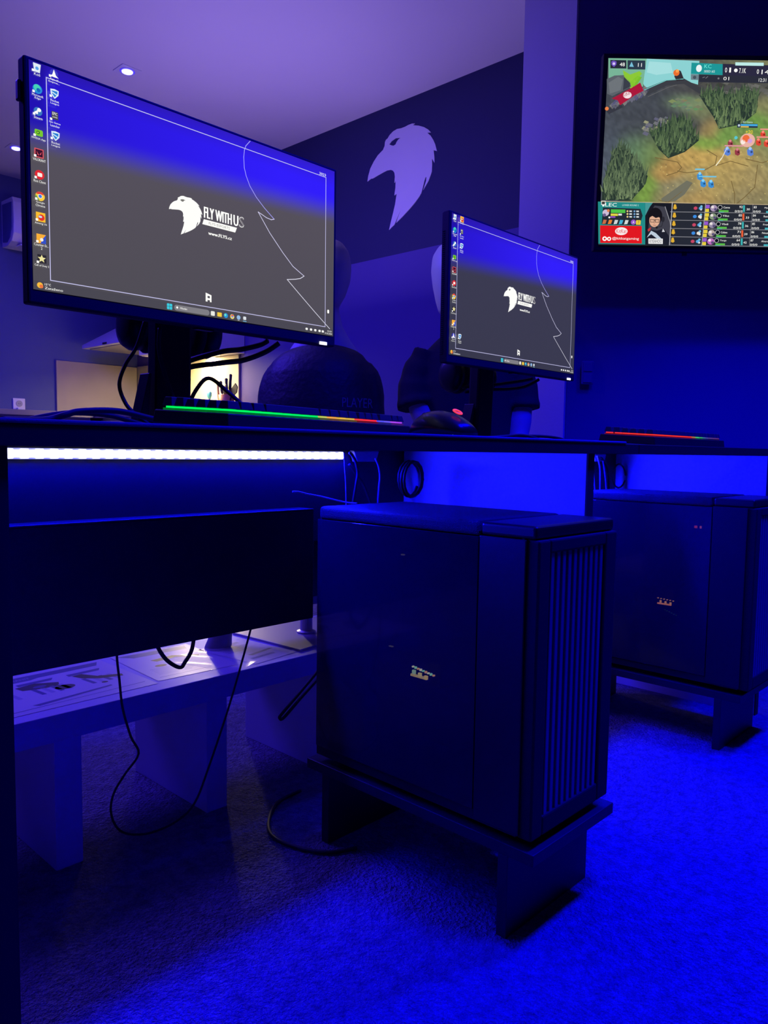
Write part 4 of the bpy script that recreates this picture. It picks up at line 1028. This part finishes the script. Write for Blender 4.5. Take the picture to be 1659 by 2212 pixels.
        txt(str(83+i),1528-i*6,y+24,20,WHT,24); txt('0/0/0',1524-i*6,y+60,18,WHT,62); txt(('Myrwn','Razork','Supa','Noah','Alvaro')[i],1620-i*6,y+28,16,WHT,60); rect(1634-i*4,y+46,1760,y+62,rgb(70,180,190))
    A.up(); line([(830,Y0),(806,1702)],6,rgb(190,190,194)); line([(1116,Y0),(1084,1706)],5,rgb(170,170,174)); line([(222,Y0),(2800,1346)],5,rgb(200,180,140))
    A.rect(*[0,1200,36,1236], rgb(60,60,60)) ; A.up(); A.line([(2,1204),(34,1204),(34,1234),(2,1234),(2,1204)],4,WHT)
    o = A.build('screen', M['screen'], t, R @ Matrix.Translation((.0155+sw/2, -.0008, .0225+sh/2)))
    return t
tv()

# ------------------------------------------------------------------ cables
cable('monitor_cable', 'black cable looping down left of the near monitor stand', [(.628,1.12,.915),(.613,1.12,.873),(.597,1.125,.845),(.584,1.12,.814),(.588,1.11,.786),(.600,1.10,.768),(.625,1.09,.750),(.655,1.085,.7475)], .0030)
cable('monitor_cable', 'black cable running down the front of the near monitor stand', [(.645,1.105,.905),(.646,1.110,.875),(.653,1.112,.848),(.669,1.112,.806),(.685,1.108,.770),(.700,1.1,.757)], .0030)
cable('monitor_cable', 'upper black cable curving right below the near monitor', [(.772,1.29,.845),(.742,1.20,.864),(.772,1.13,.882),(.810,1.12,.890),(.838,1.105,.899),(.845,1.09,.906)], .0048)
cable('monitor_cable', 'lower black cable curving right below the near monitor', [(.775,1.295,.830),(.745,1.20,.855),(.775,1.130,.864),(.815,1.12,.872),(.850,1.105,.888),(.870,1.09,.905)], .0048)
cable('monitor_cable', 'black cable arching beside the near monitor stand above keyboard', [(.734,1.168,.785),(.738,1.15,.815),(.748,1.125,.836),(.763,1.09,.812),(.785,1.04,.772),(.830,1.015,.754),(.87,1.01,.7480)], .0034)
cable('keyboard_cable', 'thick black cable arching over the left of the near desk', [(.33,.90,.7466),(.397,.95,.750),(.423,.95,.757),(.440,.95,.762),(.475,.95,.765),(.503,.95,.764),(.536,.95,.758),(.59,.96,.750),(.63,.99,.7466)], .0040)
cable('keyboard_cable', 'second black cable lying below the arched cable at left', [(.38,.99,.7463),(.415,.985,.756),(.45,.985,.7615),(.50,.985,.760),(.55,.99,.750),(.60,1.0,.7463)], .0036)
cable('monitor_cable', 'black cable looping below the far monitor', [(1.60,1.25,.885),(1.66,1.20,.892),(1.70,1.18,.899),(1.742,1.16,.907),(1.76,1.14,.913)], .0042)
cable('monitor_cable', 'lower black cable loop below the far monitor', [(1.60,1.24,.872),(1.66,1.20,.880),(1.71,1.18,.884),(1.755,1.16,.893),(1.79,1.14,.913)], .0042)
cable('mouse_cable', 'thin black cable snaking over the desk behind the mouse', [(.99,.87,.7458),(1.15,.92,.7458),(1.30,.97,.747),(1.366,.95,.752),(1.436,.95,.756),(1.53,.95,.746),(1.60,.96,.748),(1.66,.98,.7425)], .0033)
cable('mouse_cable', 'second thin black cable on the desk before the far keyboard', [(1.38,1.0,.7425),(1.45,.99,.752),(1.54,.985,.757),(1.63,.98,.754),(1.70,.985,.743),(1.76,1.0,.7425)], .0036)
cable('hanging_cable', 'long thin black cable drooping from tray before the bench', [(.604,1.17,.41),(.605,1.18,.375),(.609,1.18,.331),(.614,1.18,.283),(.628,1.18,.231),(.642,1.18,.197),(.617,1.18,.169),(.596,1.18,.141),(.591,1.18,.11),(.603,1.18,.078),(.628,1.18,.059),(.667,1.18,.049),(.713,1.18,.052),(.751,1.18,.073),(.781,1.18,.13),(.822,1.18,.225),(.853,1.18,.307),(.88,1.17,.41)], .0020, n=5)
cable('hanging_cable', 'short black cable loop dipping below the tray over the bench', [(.655,1.15,.415),(.662,1.15,.386),(.679,1.15,.359),(.704,1.15,.341),(.715,1.15,.349),(.729,1.15,.370),(.736,1.15,.415)], .0034)
cable('hanging_cable', 'narrow black cable loop hanging beside the near tower', [(1.09,1.2,.27),(1.057,1.2,.245),(1.007,1.2,.209),(.968,1.2,.181),(.964,1.2,.175),(.974,1.2,.173),(1.019,1.2,.204),(1.061,1.2,.231),(1.10,1.2,.256)], .0034)
cable('floor_cable', 'black cable curling over the carpet behind the near tower', [(1.02,1.20,.0045),(.95,1.19,.0045),(.884,1.133,.0045),(.858,1.08,.0045),(.868,1.02,.0045),(.895,.975,.0045),(.94,.95,.0045)], .0036)
for lab, pts, r, mm in (
    ('thin pale cable, leftmost of the bundle behind the near tower', [(1.040,1.1,.713),(1.043,1.1,.68),(1.046,1.1,.65),(1.048,1.1,.60)], .0012, 'cablegrey'),
    ('black cable bowed right below the led strip end', [(1.055,1.1,.714),(1.070,1.1,.700),(1.078,1.1,.675),(1.074,1.1,.650),(1.063,1.1,.60)], .0030, 'cable'),
    ('black cable slanting right behind the near tower', [(1.073,1.12,.690),(1.090,1.115,.668),(1.105,1.11,.648),(1.122,1.1,.60)], .0030, 'cable'),
    ('pale cable curving down from the near strip controller', [(1.128,1.1,.702),(1.138,1.1,.685),(1.142,1.1,.664),(1.140,1.1,.645),(1.136,1.1,.60)], .0020, 'cablegrey')):
    cable('bundle_cable', lab, pts, r, mm, group='cables behind the near tower')
def coil(label, c, rx, rz, r, turns, seed):
    rr = random.Random(seed); pts = []
    for k in range(turns*16):
        a = 2*PI*k/16; j = 1+.10*math.sin(k*.37+seed)
        pts.append((c[0]+rx*j*math.cos(a), c[1]+.006*math.sin(k*.21)+.002*(k//16), c[2]+rz*j*math.sin(a)))
    o = MB().tube(pts, r, 7).build('coiled_cable', M['cable'], smooth=True)
    return tag(o, label, 'cable')
coil('coil of black cable standing on top of the near tower', (1.150, 1.018, .6595), .030, .035, .0030, 4, 1)
coil('single round loop of black cable on top of the far tower', (2.182, 1.095, .6525), .036, .036, .0026, 1, 2)
for lab, pts, r, mm in (
    ('pale thin cable, leftmost of the bundle at the far tower', [(2.105,1.15,.711),(2.12,1.15,.67),(2.138,1.15,.60)], .0022, 'cablegrey'),
    ('pale cable, middle of the bundle at the far tower', [(2.142,1.15,.711),(2.16,1.15,.68),(2.165,1.15,.65),(2.168,1.15,.60)], .0024, 'cablegrey'),
    ('black cable bending right in the bundle at the far tower', [(2.165,1.15,.706),(2.20,1.15,.685),(2.215,1.15,.655),(2.225,1.15,.60)], .0034, 'cable'),
    ('dark blue cable, rightmost of the bundle at the far tower', [(2.175,1.15,.706),(2.19,1.15,.67),(2.20,1.15,.64),(2.21,1.15,.60)], .0024, 'cablegrey')):
    pts = [(x*.965, 1.11, .72-(.72-z)*.965) for x, y, z in pts]
    cable('bundle_cable', lab, pts, r, mm, group='cables behind the far tower')
cable('loose_wire', 'short pale wire end sticking out above the cable tray', [(.895,1.08,.642),(.91,1.08,.641),(.925,1.075,.637),(.95,1.065,.632),(.985,1.04,.622),(1.0,1.02,.620)], .0016, 'cablegrey')

# ------------------------------------------------------------------ lights
def area(name, loc, direction, sx, sy, col, e, spread=180):
    l = D.lights.new(name, 'AREA'); l.shape = 'RECTANGLE'; l.size = sx; l.size_y = sy; l.color = col; l.energy = e; l.spread = math.radians(spread)
    o = D.objects.new(name, l); COL.objects.link(o); o.location = loc
    o.rotation_euler = Vector(direction).to_track_quat('-Z', 'Y').to_euler()
    return o
def spot(name, loc, target, ang, col, e, r=.05, blend=.4):
    l = D.lights.new(name, 'SPOT'); l.spot_size = math.radians(ang); l.spot_blend = blend; l.color = col; l.energy = e; l.shadow_soft_size = r
    o = D.objects.new(name, l); COL.objects.link(o); o.location = loc
    o.rotation_euler = (Vector(target)-Vector(loc)).to_track_quat('-Z', 'Y').to_euler()
    return o
BLUE = (.0, .0, 1.0)
area('blue ceiling lamp', (1.15, .22, 2.5), (0,0,-1), .22, .22, BLUE, 54, 120)
area('blue ceiling lamp right', (2.15, .22, 2.5), (-.05,-.10,-1), .22, .22, BLUE, 70, 100)
area('led strip lamp', (.68, 1.1225, .706), (0,-.75,-.66), .80, .012, BLUE, 17)
area('led strip lamp far', (1.76, 1.1225, .706), (0,-.75,-.66), .60, .012, BLUE, 19)
area('violet ceiling fill', (2.15, 2.9, 1.40), (-.1,0,1), 1.2, 1.2, (.42,.29,1), 13)  # added fill aimed up to lift the ceiling, no fixture stands there
area('blue room fill', (.6, 3.4, 2.45), (.1,0,-1), 1.4, 1.4, (.06,.025,1), 112)
area('warm cabinet light', (2.93, 4.6, 1.314), (.15,0,-1), .04, .6, (1,.78,.42), 26)
spot('warm kitchen beam', (2.75, 4.35, 1.30), (1.20,1.36,.27), 11, (1,.80,.5), 42, .05)
spot('pale head fill', (.9, 2.1, 2.0), (2.07,1.76,1.30), 13, (.72,.66,1), 14, .08)  # added unseen spot that brightens the far mannequin's head
for x, y in ((1.962,3.644),(1.985,5.077)):
    spot('downlight glow', (x,y,CEIL-.03), (x,y,0), 120, (.1,.05,1), 8, .03, 1)

w = D.worlds.new('World'); sc.world = w; w.use_nodes = True
bg = w.node_tree.nodes['Background']; bg.inputs[0].default_value = (.10,.06,.6,1); bg.inputs[1].default_value = .012
sc.view_settings.view_transform = 'Standard'; sc.view_settings.look = 'None'; sc.view_settings.exposure = 0; sc.view_settings.gamma = 1
